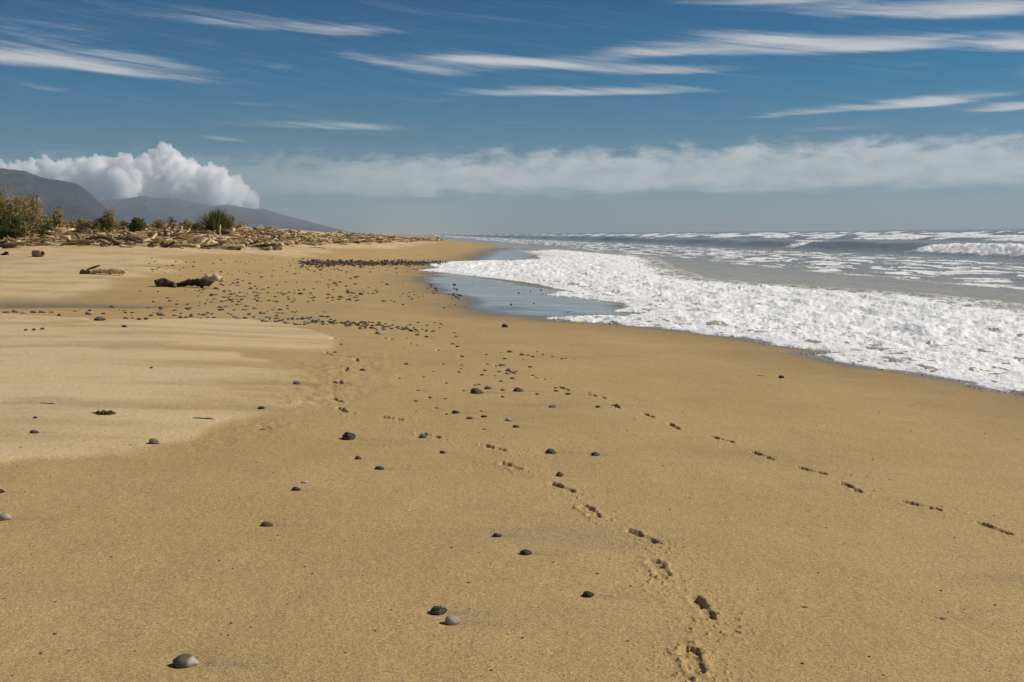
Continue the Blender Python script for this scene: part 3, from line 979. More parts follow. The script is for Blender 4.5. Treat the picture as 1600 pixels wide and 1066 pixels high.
def stone_mesh(name, seed, sub=3, flat=1.0):
    r_ = np.random.default_rng(seed)
    v, f = ICO[sub]
    v = v.copy()
    ph = r_.uniform(0, 9, 3)
    k = r_.uniform(.8, 1.3)
    nrm = v.copy()
    bump = .10 * np.sin(2.1 * k * v[:, 0] + ph[0]) * np.cos(1.7 * v[:, 1] + ph[1]) + .07 * np.sin(3.3 * v[:, 2] + 2.4 * v[:, 0] + ph[2])
    bump += .025 * np.sin(7 * v[:, 0] + 5 * v[:, 1] + ph[1]) * np.sin(6 * v[:, 2] + ph[0])
    v = nrm * (1 + bump)[:, None]
    for _ in range(4):                       # worn facets
        d = r_.normal(size=3); d[2] = abs(d[2]); d /= np.linalg.norm(d)
        h = v @ d; lim = r_.uniform(.72, .9)
        over = np.maximum(h - lim, 0)
        v -= np.outer(over * .75, d)
    v[:, 0] *= 1 + .18 * v[:, 0]
    v /= np.abs(v).max(0)
    v[:, 1:] *= (1 - .35 * np.abs(v[:, :1]) ** 2)
    v *= .5
    return mesh_np(name, v, f)


def stone_material(name, c1, c2, rough_, spec, edge=None):
    m, n, b = mat(name)
    tc = n.new('ShaderNodeTexCoord').outputs['Object']
    oi = n.new('ShaderNodeObjectInfo').outputs['Random']
    off = n.new('ShaderNodeVectorMath', operation='ADD')
    n.l.new(tc, off.inputs[0])
    n.l.new(n.comb(n.m('MULTIPLY', oi, 31.0), n.m('MULTIPLY', oi, 17.0), 0.0), off.inputs[1])
    q = off.outputs[0]
    a_ = n.noise(q, 2.2, 5, .62, .6)
    g_ = n.noise(q, 24, 3, .7)
    c = n.mix(n.rng(a_, .32, .70), c1, c2)
    c = n.mix(n.m('MULTIPLY', oi, .45), c, tuple(x * .6 for x in c1))
    vein = n.noise(n.vmap(q, (1, 1, 3.5), rot=(.5, .3, 0)), 1.6, 3, .5, 1.2)
    vm = n.m('MULTIPLY', n.m('MULTIPLY', n.rng(vein, .49, .505), n.rng(vein, .535, .515)), n.m('GREATER_THAN', oi, .55))
    c = n.mix(n.m('MULTIPLY', vm, .7), c, (.45, .43, .39))
    if edge:
        sx = n.new('ShaderNodeSeparateXYZ'); n.l.new(tc, sx.inputs[0])
        c = n.mix(n.rng(n.m('ADD', sx.outputs[0], n.m('MULTIPLY', n.m('SUBTRACT', a_, .5), .25)), .18, .30), c, edge)
    gg = n.rng(g_, .3, .7, .80, 1.18, False)
    gc_ = n.new('ShaderNodeCombineColor')
    for i in range(3): n.l.new(gg, gc_.inputs[i])
    n.l.new(n.mix(1.0, c, gc_.outputs[0], 'MULTIPLY'), b.inputs['Base Color'])
    b.inputs['Roughness'].default_value = rough_
    b.inputs['Specular IOR Level'].default_value = spec
    bp = n.new('ShaderNodeBump'); bp.inputs['Strength'].default_value = .35; bp.inputs['Distance'].default_value = .03
    n.l.new(g_, bp.inputs['Height']); n.l.new(bp.outputs[0], b.inputs['Normal'])
    return m


STONE_M = [stone_material('charcoal_stone', (.030, .026, .020), (.075, .064, .050), .6, .18),
           stone_material('brown_stone', (.085, .064, .042), (.145, .112, .075), .7, .18),
           stone_material('grey_stone', (.130, .120, .102), (.235, .215, .180), .7, .2),
           stone_material('pale_stone', (.32, .29, .24), (.52, .49, .43), .7, .25),
           stone_material('pale_ended_stone', (.100, .078, .058), (.170, .135, .100), .6, .3, edge=(.50, .44, .36))]  # last one grows paler towards its seaward end
NEAR_MESH = [[stone_mesh('stone', 40 + 7 * k + s_, 3) for k in range(4)] for s_ in range(5)]
FAR_MESH = [[stone_mesh('pebble', 140 + 7 * k + s_, 2) for k in range(6)] for s_ in range(5)]
for g in (NEAR_MESH, FAR_MESH):
    for s_, l_ in enumerate(g):
        for me in l_: me.materials.append(STONE_M[s_])


def put_stone(name, me, x, y, w, dpt, h, rz, sink=.22, tilt=0.0):
    o = bpy.data.objects.new(name, me)
    C.objects.link(o)
    o.scale = (w, dpt, h)
    o.rotation_euler = (random.uniform(-.12, .12), tilt, rz)
    o.location = (x, y, HB(x, y) + h * (.5 - sink))
    return o


for i, (p, w, hr, shade, label) in enumerate(stone_rec):
    sh = 4 if label.startswith('largest') else shade
    o = put_stone('stone', NEAR_MESH[sh][i % 4], p.x, p.y, w, w * random.uniform(.60, .78), w * hr * 1.10, random.uniform(-.25, .25), .27, random.uniform(-.05, .12))
    tag(o, label, 'stone', 'stones lying singly on the sand')
mid_rec = []
for i, (p, wp) in enumerate(_ms):
    w = wp * p.length / FPX
    sh = random.choice([0, 0, 0, 1, 1, 2])
    o = put_stone('stone', NEAR_MESH[sh][i % 4] if w > .07 else FAR_MESH[sh][i % 6], p.x, p.y, w, w * random.uniform(.5, .8), w * random.uniform(.32, .46), random.uniform(-.5, .5), .26)
    mid_rec.append((o, ('black', 'brown', 'grey')[sh]))
rows(mid_rec, 7, lambda o: 'large' if o.scale.x > .105 else ('small' if o.scale.x < .065 else 'middling'), 'between the boot print lines', 'dark stones scattered between the boot prints', 'stone')

r_ = random.Random(21)
# pale flat stones and slivers in a row along the crest of the dry sand
prow = []
for i, (px, py, w, sh) in enumerate([(9, 489, 13, 2), (24, 488, 15, 3), (37, 490, 12, 3), (52, 488.5, 13, 2), (66, 488, 16, 3), (80, 488, 9, 1), (117, 486.5, 9, 3), (139, 492, 17, 3), (161, 490.5, 10, 1), (250, 493.5, 15, 2), (273, 494, 11, 3), (372, 499.5, 14, 3),
                                     (413, 503, 17, 3), (447, 507, 13, 3), (462, 508, 11, 2), (497, 503, 6, 3), (497, 499, 5, 3), (616, 502, 6, 3), (353, 464, 4, 3), (576, 450, 5, 3)]):
    p = at(px, py)
    w_ = w * p.length / FPX
    o = put_stone('stone', FAR_MESH[sh][i % 6], p.x, p.y, w_, w_ * .6, w_ * r_.uniform(.25, .4), r_.uniform(-.4, .2), .2)
    prow.append((o, f"{('', 'brown', 'grey', 'white')[sh]} flat stone in the row along the dry crest" if i < 15 else 'tiny white pebble among the dark shingle beyond the dry sand', 'pale stones along the dry crest' if i < 15 else 'tiny white pebbles'))
spell(prow, 'stone')
prow = []
for i, (px, py, w) in enumerate([(40, 518, 6), (53, 518, 7), (66, 517, 7), (217, 501, 7), (228, 501, 8), (194, 513, 9), (236, 577, 6), (55, 657, 7), (92, 463 + 31, 7), (140, 486, 6), (250, 500 - 20, 6)]):
    p = at(px, py)
    w_ = w * p.length / FPX
    o = put_stone('stone', FAR_MESH[0][i % 6], p.x, p.y, w_, w_ * .7, w_ * .55, r_.uniform(-.4, .4))
    prow.append((o, 'small dark pebble on the dry pale sand near the crest', 'dark pebbles on the dry sand'))
spell(prow, 'stone')
for px, py, w, lb in [(1257, 951, 11, 'flush grey chip of stone in bare sand, nearer the boot prints'), (1473, 967, 13, 'flush bluish chip of stone in bare sand by the far corner'), (476, 755, 15, 'flat white shell chip beside a small dark stone')]:
    p = at(px, py)
    w_ = w * p.length / FPX
    o = put_stone('shell' if 'shell' in lb else 'stone', FAR_MESH[3 if 'shell' in lb else 2][2], p.x, p.y, w_, w_ * .75, w_ * (.34 if 'shell' in lb else .22), .2, .3)
    tag(o, lb, 'shell' if 'shell' in lb else 'stone')

# the pebble fields beyond: largest singly, the rest as one spread
field = []
def scatter(nm, count, fpx, smin, smax):
    k = 0
    while k < count:
        px, py = fpx()
        p = at(px, py)
        if p is None: continue
        s_ = r_.uniform(smin, smax) * r_.choice([.6, .85, .85, 1.15])
        field.append((s_, p.x, p.y, nm)); k += 1


def tri(a, b_): return (r_.random() + r_.random()) / 2 * (b_ - a) + a
def streak_y(px): return 494 + (px - 400) * .068
scatter('streak', 150, lambda: (lambda q: (q, streak_y(q) + 3 + r_.gauss(0, 3.0)))(tri(405, 690)), .05, .11)
scatter('streak', 40, lambda: (lambda q: (q, streak_y(q) + r_.gauss(0, 6.0)))(r_.uniform(400, 700)), .05, .10)
scatter('field', 130, lambda: (r_.uniform(330, 560), 425 + r_.random() ** .8 * 48), .07, .17)
scatter('field', 60, lambda: (r_.uniform(540, 720), r_.gauss(459, 8)), .06, .16)
scatter('field', 130, lambda: (tri(150, 520), r_.uniform(452, 500)), .05, .13)
scatter('field', 60, lambda: (r_.uniform(230, 480), r_.uniform(402, 432)), .05, .13)
scatter('field', 14, lambda: (r_.uniform(690, 940), r_.uniform(440, 494)), .06, .12)
scatter('shingle', 70, lambda: (r_.uniform(460, 660), r_.gauss(419, 5)), .06, .16)
field.sort(key=lambda t: -t[0] / math.hypot(t[1], t[2]))
LB = {'streak': ('of the shingle streak', 'pebbles of the dark shingle streak'),
      'field': ('around the lone log', 'pebbles on the flat behind the crest'),
      'shingle': ('before the shingle bank', 'pebbles before the shingle bank')}
rest = Soup()
peb_rec = {}
for i, (s_, x, y, nm) in enumerate(field):
    if i < 170:
        o = put_stone('pebble', FAR_MESH[r_.choice([0, 0, 1, 1, 2])][i % 6], x, y, s_, s_ * r_.uniform(.55, .85), s_ * r_.uniform(.30, .48), r_.uniform(-.6, .6), .24)
        peb_rec.setdefault(nm, []).append((o, {'brown_stone': 'brown', 'grey_stone': 'grey'}.get(o.data.materials[0].name, 'black')))
    else:
        v, f = ICO[1]
        rest.add(v * np.array([s_ * .5, s_ * .4, s_ * .26]) + np.array([x, y, HB(x, y) + s_ * .1]), f)
for nm, l_ in peb_rec.items():
    rows(l_, {'streak': 4, 'field': 7, 'shingle': 3}[nm], lambda o: 'larger' if o.scale.x > .12 else 'smaller', LB[nm][0], LB[nm][1], 'pebble')
k = 0
while k < 1150:                               # the far bank of shingle
    px = 470 + 215 * r_.random() ** .9
    py = 411.5 + r_.gauss(0, 2.6) * (1 - .45 * (px - 470) / 215)
    p = at(px, py)
    if p is None or poly_sd(np.array([p.x]), np.array([p.y]), FROTH)[0] < -1.5: k += 1; continue
    s_ = r_.uniform(.06, .20)
    v, f = ICO[1]
    v = v * np.array([s_ * .5, s_ * .45, s_ * .30]) * (1 + .25 * rng.uniform(-1, 1, (len(v), 1)))
    rest.add(v + np.array([p.x + r_.gauss(0, .3), p.y, HB(p.x, p.y) + s_ * .12]), f)
    k += 1
o = link('pebbles', rest.mesh('pebbles'), stone_material('shingle_stone', (.060, .052, .042), (.150, .130, .105), .7, .15))
tag(o, 'dark grey shingle bank reaching to the surf, with finer pebbles around', kind='stuff')
# crumbs of sand, shell and twig too small to count
cr = Soup()
for k in range(520):
    d = 3.6 * (22 / 3.6) ** r_.random(); a = R(r_.uniform(-26, 26))
    x, y = d * math.sin(a), d * math.cos(a)
    if poly_sd(np.array([x]), np.array([y]), FROTH)[0] < .6: continue
    s_ = r_.choice([.003, .003, .004, .005, .007])
    v, f = ICO[1]
    cr.add(v * np.array([s_ * r_.uniform(.6, 1.6), s_, s_ * .5]) + np.array([x, y, HB(x, y) + s_ * .2]), f)
o = link('grit', cr.mesh('grit'), STONE_M[1])
tag(o, 'fine dark grit strewn over the near sand', kind='stuff')


# ------------------------------------------------------------------ driftwood
def tube(points, radii, ring=8, seed=0, rough_=.12, squash=1.0):
    """a closed tapering limb through the points"""
    r2 = np.random.default_rng(seed)
    P = np.array([q[:] for q in points], float); n_ = len(P)
    T = np.gradient(P, axis=0); T /= np.linalg.norm(T, axis=1)[:, None] + 1e-9
    ref = np.array([0.1, .2, 1.0]); 
    if abs(T[0] @ ref) > .9: ref = np.array([1.0, .2, 0])
    V = []
    off = r2.normal(0, rough_, (n_, ring))
    base = r2.normal(0, rough_ * .9, ring)
    for i in range(n_):
        s_ = np.cross(T[i], ref); s_ /= np.linalg.norm(s_) + 1e-9
        u_ = np.cross(s_, T[i])
        for j in range(ring):
            a = 2 * math.pi * j / ring + .25 * i * .1
            rr = radii[i] * (1 + off[i, j] + base[j])
            V.append(P[i] + (s_ * math.cos(a) + u_ * math.sin(a) * squash) * rr)
    V.append(P[0] - T[0] * radii[0] * .1); V.append(P[-1] + T[-1] * radii[-1] * .15)
    F = []
    for i in range(n_ - 1):
        for j in range(ring):
            a, b_ = i * ring + j, i * ring + (j + 1) % ring
            F.append((a, b_, b_ + ring)); F.append((a, b_ + ring, a + ring))
    for j in range(ring):
        F.append((n_ * ring, (j + 1) % ring, j))
        F.append((n_ * ring + 1, (n_ - 1) * ring + j, (n_ - 1) * ring + (j + 1) % ring))
    return np.array(V), np.array(F)


def wood_material(name, dark, light, bias):
    m, n, b = mat(name)
    tc = n.new('ShaderNodeTexCoord').outputs['Object']
    oi = n.new('ShaderNodeObjectInfo').outputs['Random']
    gr = n.noise(n.vmap(tc, (1.2, 14, 14)), 1.5, 5, .65, .5)
    pa = n.noise(tc, 2.0, 4, .6)
    t_ = n.attr('tone').outputs['Fac']
    f = n.m('ADD', n.m('ADD', n.m('MULTIPLY', gr, .6), n.m('MULTIPLY', pa, .7)), n.m('ADD', n.m('MULTIPLY', oi, .55), n.m('ADD', t_, bias)))
    c = n.mix(n.rng(f, .55, 1.25), dark, light)
    n.l.new(c, b.inputs['Base Color'])
    b.inputs['Roughness'].default_value = .85
    b.inputs['Specular IOR Level'].default_value = .15
    bp = n.new('ShaderNodeBump'); bp.inputs['Strength'].default_value = .6; bp.inputs['Distance'].default_value = .03
    n.l.new(gr, bp.inputs['Height']); n.l.new(bp.outputs[0], b.inputs['Normal'])
    return m


WOOD = [wood_material('bleached_wood', (.23, .150, .068), (.66, .49, .265), .24), wood_material('grey_brown_wood', (.11, .070, .036), (.42, .295, .155), .0), wood_material('dark_wood', (.035, .022, .014), (.13, .085, .05), -.05)]


def log_mesh(kind, seed, material):
    q = random.Random(seed)
    S_ = Soup()
    n_ = 9
    bend = q.uniform(-.12, .12); bend2 = q.uniform(-.05, .05)
    pts = [(-.5 + i / (n_ - 1), bend * math.sin(i / (n_ - 1) * math.pi * q.uniform(.9, 1.1)), bend2 * math.sin(i / 3)) for i in range(n_)]
    r0_ = {'log': .055, 'thin': .026, 'stump': .15, 'slab': .06}[kind]
    rad = [r0_ * (1.0 - .45 * i / (n_ - 1)) * q.uniform(.9, 1.1) for i in range(n_)]
    if kind == 'stump':
        rad = [r0_ * (1.35 - .8 * smooth(0, 1, np.array(i / (n_ - 1)))) for i in range(n_)]
    v, f = tube(pts, rad, 8, seed, .13, .55 if kind == 'slab' else 1)
    S_.add(v, f, 0.0)
    if kind == 'log':
        for k_ in range(q.randint(1, 3)):
            i = q.randint(1, n_ - 2)
            a = q.uniform(0, 6.28)
            d = Vector((q.uniform(.2, .8), math.cos(a), abs(math.sin(a)))).normalized() * q.uniform(.08, .2)
            p0 = Vector(pts[i])
            v, f = tube([p0, p0 + d * .5, p0 + d + Vector((0, 0, .02))], [rad[i] * .45, rad[i] * .35, rad[i] * .12], 6, seed + k_)
            S_.add(v, f, .05)
    if kind == 'stump':
        for k_ in range(7):
            a = k_ * .9 + q.uniform(-.3, .3)
            p0 = Vector(pts[0])
            d = Vector((-q.uniform(.1, .5), math.cos(a), math.sin(a))).normalized() * q.uniform(.22, .42)
            v, f = tube([p0 + Vector((.08, 0, 0)), p0 + d * .5, p0 + d * .8 + Vector((0, 0, q.uniform(-.06, .06))), p0 + d], [.10, .065, .04, .015], 6, seed + 30 + k_)
            S_.add(v, f, -.1)
    me = S_.mesh('driftwood_log')
    me.materials.append(material)
    return me


WOOD_SUNLIT = wood_material('sunlit_root_wood', (.16, .11, .065), (.62, .50, .33), .34)  # paler wood: sunlight on the lone log's right end, put into its colour
LOGS = {k: [log_mesh(k, 500 + 13 * i + hash(len(k)) % 7, WOOD[i % 3 if k != 'log' else (0, 0, 1, 0, 1, 2)[i % 6]]) for i in range(6)] for k in ('log', 'thin', 'stump', 'slab')}


def put_log(name, me, x, y, z, L, rz, ry=0.0, rx=0.0, thick=1.0):
    o = bpy.data.objects.new(name, me)
    C.objects.link(o)
    o.location = (x, y, z); o.scale = (L, L * thick, L * thick)
    o.rotation_euler = (rx, ry, rz)
    return o


FOOT = [(-260, 383), (0, 383.5), (90, 384), (180, 385), (300, 385.5), (400, 384), (450, 381), (520, 380), (580, 379), (640, 377), (680, 376)]
def foot_at(px):
    return float(np.interp(px, [a for a, _ in FOOT], [b_ for _, b_ in FOOT]))


def foot_pt(px, dpy=0.0):
    """the landward edge of the open sand, where the driftwood begins"""
    py = foot_at(px) + dpy
    lim = np.interp(px, [0, 420, 480, 560, 640, 700], [72, 74, 95, 125, 165, 230])
    for k in range(30):
        p = at(px, py)
        if p is not None and math.hypot(p.x, p.y) < lim: return p
        py += .5
    return p


r_ = random.Random(77)
log_rec = []
ZONES = [(-60, 45, 'below the broad dry bush', 0), (45, 115, 'below the level pale log', 0), (115, 165, 'below the low spreading shrub', 1), (165, 205, 'below the tufted dry shrub', 1), (205, 240, 'below the rounded green bush', 1),
         (240, 310, 'left of the flax bush', 1), (310, 365, 'under the flax bush', 2), (365, 410, 'just seaward of the flax bush', 2), (410, 460, 'where the heap thins out', 2), (460, 520, 'on the near spit', 3), (520, 590, 'along the middle spit', 3), (590, 700, 'at the far spit end', 3)]
GROUPS = ['driftwood heap below the dry shrubs', 'driftwood heap around the green bush', 'driftwood heap by the flax bush', 'driftwood strewn along the spit']
logpos = []
ntot = 0
NL = 285
while ntot < NL:
    px = r_.choice([r_.uniform(-40, 460), r_.uniform(0, 420), r_.uniform(420, 670)])
    p = foot_pt(px)
    dirn = Vector((p.x, p.y, 0)).normalized()
    depth = 18 if px < 420 else (12 if px < 520 else 25)
    back = abs(r_.gauss(0, .52)) * depth
    if back > depth * 1.3: continue
    if r_.random() < .16: back = -abs(r_.gauss(0, 2.2))
    q = Vector((p.x, p.y, 0)) + dirn * (back - .3)
    z = float(H0(q.x, q.y)) + .10 * 0
    z = HB(q.x, q.y)
    kind = r_.choices(['log', 'thin', 'stump', 'slab'], [.50, .26, .10, .14])[0]
    L = {'log': r_.uniform(.8, 2.3) * r_.choice([.8, 1, 1, 1.2]), 'thin': r_.uniform(.7, 2.2), 'stump': r_.uniform(.5, 1.0), 'slab': r_.uniform(.6, 1.5)}[kind] * (1.0 if px < 480 else .85)
    rz = r_.gauss(0, .45) if r_.random() < .8 else r_.uniform(0, 3.1)
    if r_.random() < .5: rz += math.pi
    th = r_.uniform(.7, 1.25)
    rad = {'log': .05, 'thin': .025, 'stump': .15, 'slab': .04}[kind] * L * th
    lift = max(0, r_.gauss(.08, .20)) if back > .8 else 0
    o = put_log('driftwood_log', LOGS[kind][r_.randrange(6)], q.x, q.y, z + rad * .55 + lift, L, rz, r_.gauss(0, .10) + (r_.choice([-.5, .5, .8]) if r_.random() < .12 and kind == 'thin' else 0), r_.uniform(0, 6.28) if kind != 'slab' else 0, th)
    zn = next(z_ for z_ in ZONES if z_[0] <= px < z_[1])
    size = 'long' if L > 1.8 else ('short' if L < .95 else '')
    shade = {'bleached_wood': 'bleached', 'grey_brown_wood': 'grey-brown', 'dark_wood': 'dark'}[o.data.materials[0].name]
    what = {'log': 'log', 'thin': 'stick', 'stump': 'root stump', 'slab': 'slab'}[kind]
    lay = 'front' if back < depth * .22 else ('back' if back > depth * .62 else 'middle')
    log_rec.append((o, ' '.join(f"{size} {shade} driftwood {what} {zn[2]}, {lay} row".split()), GROUPS[zn[3]]))
    ntot += 1
bpy.context.view_layer.update()
spell(log_rec, 'driftwood')
# broken sticks between the logs
st = Soup()
stick = [tube([(-.5, 0, 0), (-.1, .03, .02), (.2, -.02, 0), (.5, .04, .01)], [.022, .03, .026, .012], 5, 900 + i) for i in range(5)]
for k in range(3800):
    px = r_.choice([r_.uniform(-120, 430), r_.uniform(420, 690)])
    p = foot_pt(px, r_.uniform(-.3, 1.2) * (r_.random() < .15))
    dirn = Vector((p.x, p.y, 0)).normalized()
    q = Vector((p.x, p.y, 0)) + dirn * abs(r_.gauss(0, .6)) * (18 if px < 420 else 16)
    L = r_.uniform(.25, 1.4)
    fat = 1.5 if k % 3 else r_.uniform(2, 3.6)
    v, f = stick[k % 5]
    M_ = Euler((r_.uniform(0, 6), r_.gauss(0, .22), r_.gauss(0, .7))).to_matrix()
    v = (v * np.array([L, L * fat, L * fat])) @ np.array(M_).T
    st.add(v + np.array([q.x, q.y, HB(q.x, q.y) + .03 + abs(r_.gauss(0, .10))]), f, r_.uniform(-1.0, .30))
o = link('driftwood_sticks', st.mesh('driftwood_sticks'), WOOD[0])
tag(o, 'broken sticks and bark littering the driftwood line', kind='stuff')

# single logs and branches
def log_at(px, py, wpx, me, label, rz=0.0, ry=0.0, thick=1.0, up_=.5, name='driftwood_log', back=0.0, lift=0.0, rad=.05):
    p = foot_pt(px, py - foot_at(px)) if back > 0 or py < foot_at(px) + 2.5 else at(px, py)
    d = Vector((p.x, p.y, 0)); d = d + d.normalized() * back
    L = wpx * d.length / FPX
    z = HB(d.x, d.y)
    o = put_log(name, me, d.x, d.y, z + rad * L * thick * up_ + lift, L, rz, ry, 0, thick)
    tag(o, label, 'driftwood')
    return o


log_at(47, 388.5, 78, LOGS['thin'][2], 'long thin dark branch lying flat on the pale sand before the heap', .05, .0, 1.2, rad=.025)
log_at(5, 399, 18, LOGS['stump'][2], 'dark forked branch end poking in at the frame edge', 2.6, .2, .6, rad=.1)
log_at(75, 384, 50, LOGS['log'][0], 'long pale log lying level across the top of the heap', .05, .0, .9, back=14, lift=.35)
log_at(168, 384.5, 36, LOGS['log'][3], 'yellowish log high on the heap beside the green bush', -.1, .02, 1.3, back=13, lift=.2)
log_at(284, 384, 14, LOGS['stump'][0], 'pale rounded root bole standing up behind the heap', 1.2, -1.2, .9, back=14, lift=.2)
log_at(302, 384, 15, LOGS['thin'][0], 'pale stub of a branch standing upright behind the heap', .2, -1.2, 1.6, back=15, lift=.35)
log_at(314, 384, 20, LOGS['log'][0], 'pale branch leaning against the flax bush', .2, 1.0, .8, back=14, lift=.5)
log_at(330, 384, 34, LOGS['slab'][0], 'pinkish pale slab of wood under the flax bush', .1, .05, 1.2, back=13, lift=.2)
log_at(400, 385.5, 62, LOGS['log'][5], 'dark log at the foot of the heap right of the flax bush', .03, .0, 1.1)
log_at(268, 386, 26, LOGS['stump'][2], 'dark root stump at the foot of the heap, left of the flax bush', .6, .1, .7, rad=.12)
log_at(232, 386, 24, LOGS['stump'][5], 'dark root stump at the foot of the heap below the green bush', 2.2, .1, .7, rad=.12)
log_at(570, 379, 12, LOGS['thin'][1], 'thin bare branch standing up from the far driftwood', .3, -1.0, 1.0, back=2, lift=.2)

# the sawn round
p = at(60, 402)
L = 16 * p.length / FPX
v, f = tube([(-.55, 0, 0), (-.50, 0, 0), (-.1, .01, 0), (.2, 0, .01), (.54, 0, 0)], [.28, .31, .30, .30, .29], 16, 61, .03)
S_ = Soup(); S_.add(v, f, .05)
blk = empty('log_round', (p.x, p.y, HB(p.x, p.y)))
o = link('trunk_section', S_.mesh('trunk_section', False), WOOD[1], blk, (0, 0, .28 * L)); o.scale = (L, L, L); o.rotation_euler = (.4, 0, -.5)
v, f = tube([(-.006, 0, 0), (.0, 0, 0), (.006, 0, 0)], [.16, .2, .16], 10, 62, .12)
S_ = Soup(); S_.add(v, f, -.5)
o2 = link('dark_end_disc', S_.mesh('dark_end_disc'), WOOD[2], blk, (.585 * L * math.cos(.5), -.585 * L * math.sin(.5), .30 * L)); o2.scale = (L, L, L); o2.rotation_euler = (0, 0, -.5)  # disc of darker wood set on the end face
tag(blk, 'short sawn round of log sitting alone on the pale sand', 'driftwood')


def big_log(px, py, wpx, label, sections, prongs, rz, seed):
    """sections: (x, y, z, radius, tone) in units of the log's length"""
    p = at(px, py)
    L = wpx * p.length / FPX
    root = empty('driftwood_log', (p.x, p.y, HB(p.x, p.y)))
    root.rotation_euler = (0, 0, rz)
    for nm, secs, m_ in sections:
        S_ = Soup()
        fine = []
        for i in range(len(secs) - 1):
            for t in np.linspace(0, 1, 4, endpoint=False):
                fine.append(tuple(secs[i][k] * (1 - t) + secs[i + 1][k] * t for k in range(4)))
        fine.append(secs[-1])
        v, f = tube([(q[0], q[1], q[2] * .82) for q in fine], [q[3] * .74 for q in fine], 14, seed, .06)
        fv = np.stack([fbm(v[:, 0] * 14 + seed, v[:, 1] * 14 + v[:, 2] * 11, 3, seed=seed + k) for k in range(3)], 1)
        v = v + fv * np.array([.015, .05, .055])
        S_.add(v, f, 0.0)
        o = link(nm, S_.mesh(nm), m_, root); o.scale = (L, L, L)
        seed += 1
    for (nm, pts, rad, m_) in prongs:
        S_ = Soup(); v, f = tube(pts, rad, 8, seed, .12); S_.add(v, f, 0.0); seed += 1
        o = link(nm, S_.mesh(nm), m_, root); o.scale = (L, L, L)
    tag(root, label, 'driftwood')
    return root


big_log(297, 449, 100, 'lone driftwood trunk with a dark butt and a pale upturned root end',
        [('butt', [(-.51, 0, .07, .03), (-.49, 0, .085, .075), (-.42, 0, .09, .085), (-.34, .0, .10, .07), (-.28, 0, .085, .04)], WOOD[2]),
         ('trunk', [(-.34, 0, .06, .045), (-.2, .02, .05, .045), (-.05, .03, .07, .055), (.08, .02, .085, .075), (.18, 0, .085, .085), (.26, 0, .10, .06)], WOOD[2]),
         ('root_end', [(-.06, .03, .06, .035), (.06, .04, .085, .05), (.18, .03, .125, .07), (.30, .02, .165, .075), (.42, .0, .165, .06), (.49, .0, .14, .045), (.51, .0, .13, .02)], WOOD_SUNLIT)],  # coloured as sunlit, with the dark trunk below as its shaded underside
        [('root', [(-.24, -.02, .06), (-.2, -.1, .035), (-.17, -.16, .01)], [.03, .025, .01], WOOD[1]),
         ('root', [(.2, -.03, .08), (.3, -.08, .06), (.38, -.1, .10)], [.05, .04, .015], WOOD[2])], .06, 700)
big_log(162, 430, 70, 'low pale slab of driftwood with a dark left end on damp sand',
        [('trunk', [(-.34, 0, .05, .03), (-.2, .0, .07, .055), (-.05, .02, .085, .075), (.1, 0, .075, .065), (.25, 0, .09, .08), (.38, 0, .07, .07), (.46, 0, .05, .05), (.5, 0, .03, .02)], WOOD[0]),
         ('butt', [(-.50, -.02, .03, .03), (-.44, -.02, .06, .07), (-.36, -.01, .07, .07), (-.3, 0, .07, .03)], WOOD[1])],
        [('branch', [(-.36, .0, .10), (-.2, .0, .15), (-.08, .02, .19)], [.02, .025, .012], WOOD[2])], -.08, 730)

# seaweed and twigs on the near sand
def tangle(px, py, wpx, label, cat, name, nn, material, seed, flat=.35, tight=1.0):
    q = random.Random(seed)
    p = at(px, py); L = wpx * p.length / FPX
    S_ = Soup()
    for k in range(nn):
        a = Vector((q.gauss(0, .22) * tight, q.gauss(0, .15) * tight, abs(q.gauss(.08, .10)) * flat * 2))
        d = Vector((q.gauss(0, .3) * (tight if k % 6 else 1), q.gauss(0, .18) * tight, q.gauss(-.03, .12) * min(1, flat * 2.5)))
        pts = [a, a + d * .5 + Vector((0, 0, q.uniform(0, .07))), a + d]
        pts[2].z = max(pts[2].z, .0)
        v, f = tube(pts, [.028, .034, .010], 5, seed + k)
        S_.add(v * L, f, q.uniform(-.3, .2))
    o = link(name, S_.mesh(name), material)
    o.location = (p.x, p.y, HB(p.x, p.y))
    tag(o, label, cat)


m_kelp, n, b = mat('dried_seaweed')
b.inputs['Base Color'].default_value = (.05, .042, .018, 1)
n.l.new(n.mix(n.noise(n.new('ShaderNodeTexCoord').outputs['Object'], 30, 3), (.03, .026, .012), (.10, .085, .035)), b.inputs['Base Color'])
b.inputs['Roughness'].default_value = .6
tangle(163, 650, 34, 'small dark tangle of dried seaweed on the dry sand', 'seaweed', 'seaweed_clump', 70, m_kelp, 41, .22, .6)
tangle(416, 672, 20, 'faint half buried wisp of seaweed at the rim of the dry sand', 'seaweed', 'seaweed_clump', 6, m_kelp, 44, .2)
tangle(1183, 588, 12, 'tiny wisp of seaweed left of the lone black pebble', 'seaweed', 'seaweed_clump', 5, m_kelp, 47, .2)
for px, py, w, lb in ((75, 636, 24, 'short broken twig on the dry sand above the seaweed'), (318, 657, 34, 'thin curved twig half buried in the dry sand')):
    p = at(px, py); L = w * p.length / FPX
    S_ = Soup(); v, f = tube([(-.5, .10, .03), (-.2, .04, .035), (.1, -.01, .015), (.3, -.06, .03), (.5, -.12, .0)], [.012, .02, .022, .03, .010], 6, int(px)); S_.add(v * L, f, -.3)
    o = link('twig', S_.mesh('twig'), WOOD[2], None, (p.x, p.y, HB(p.x, p.y)))
    tag(o, lb, 'twig')

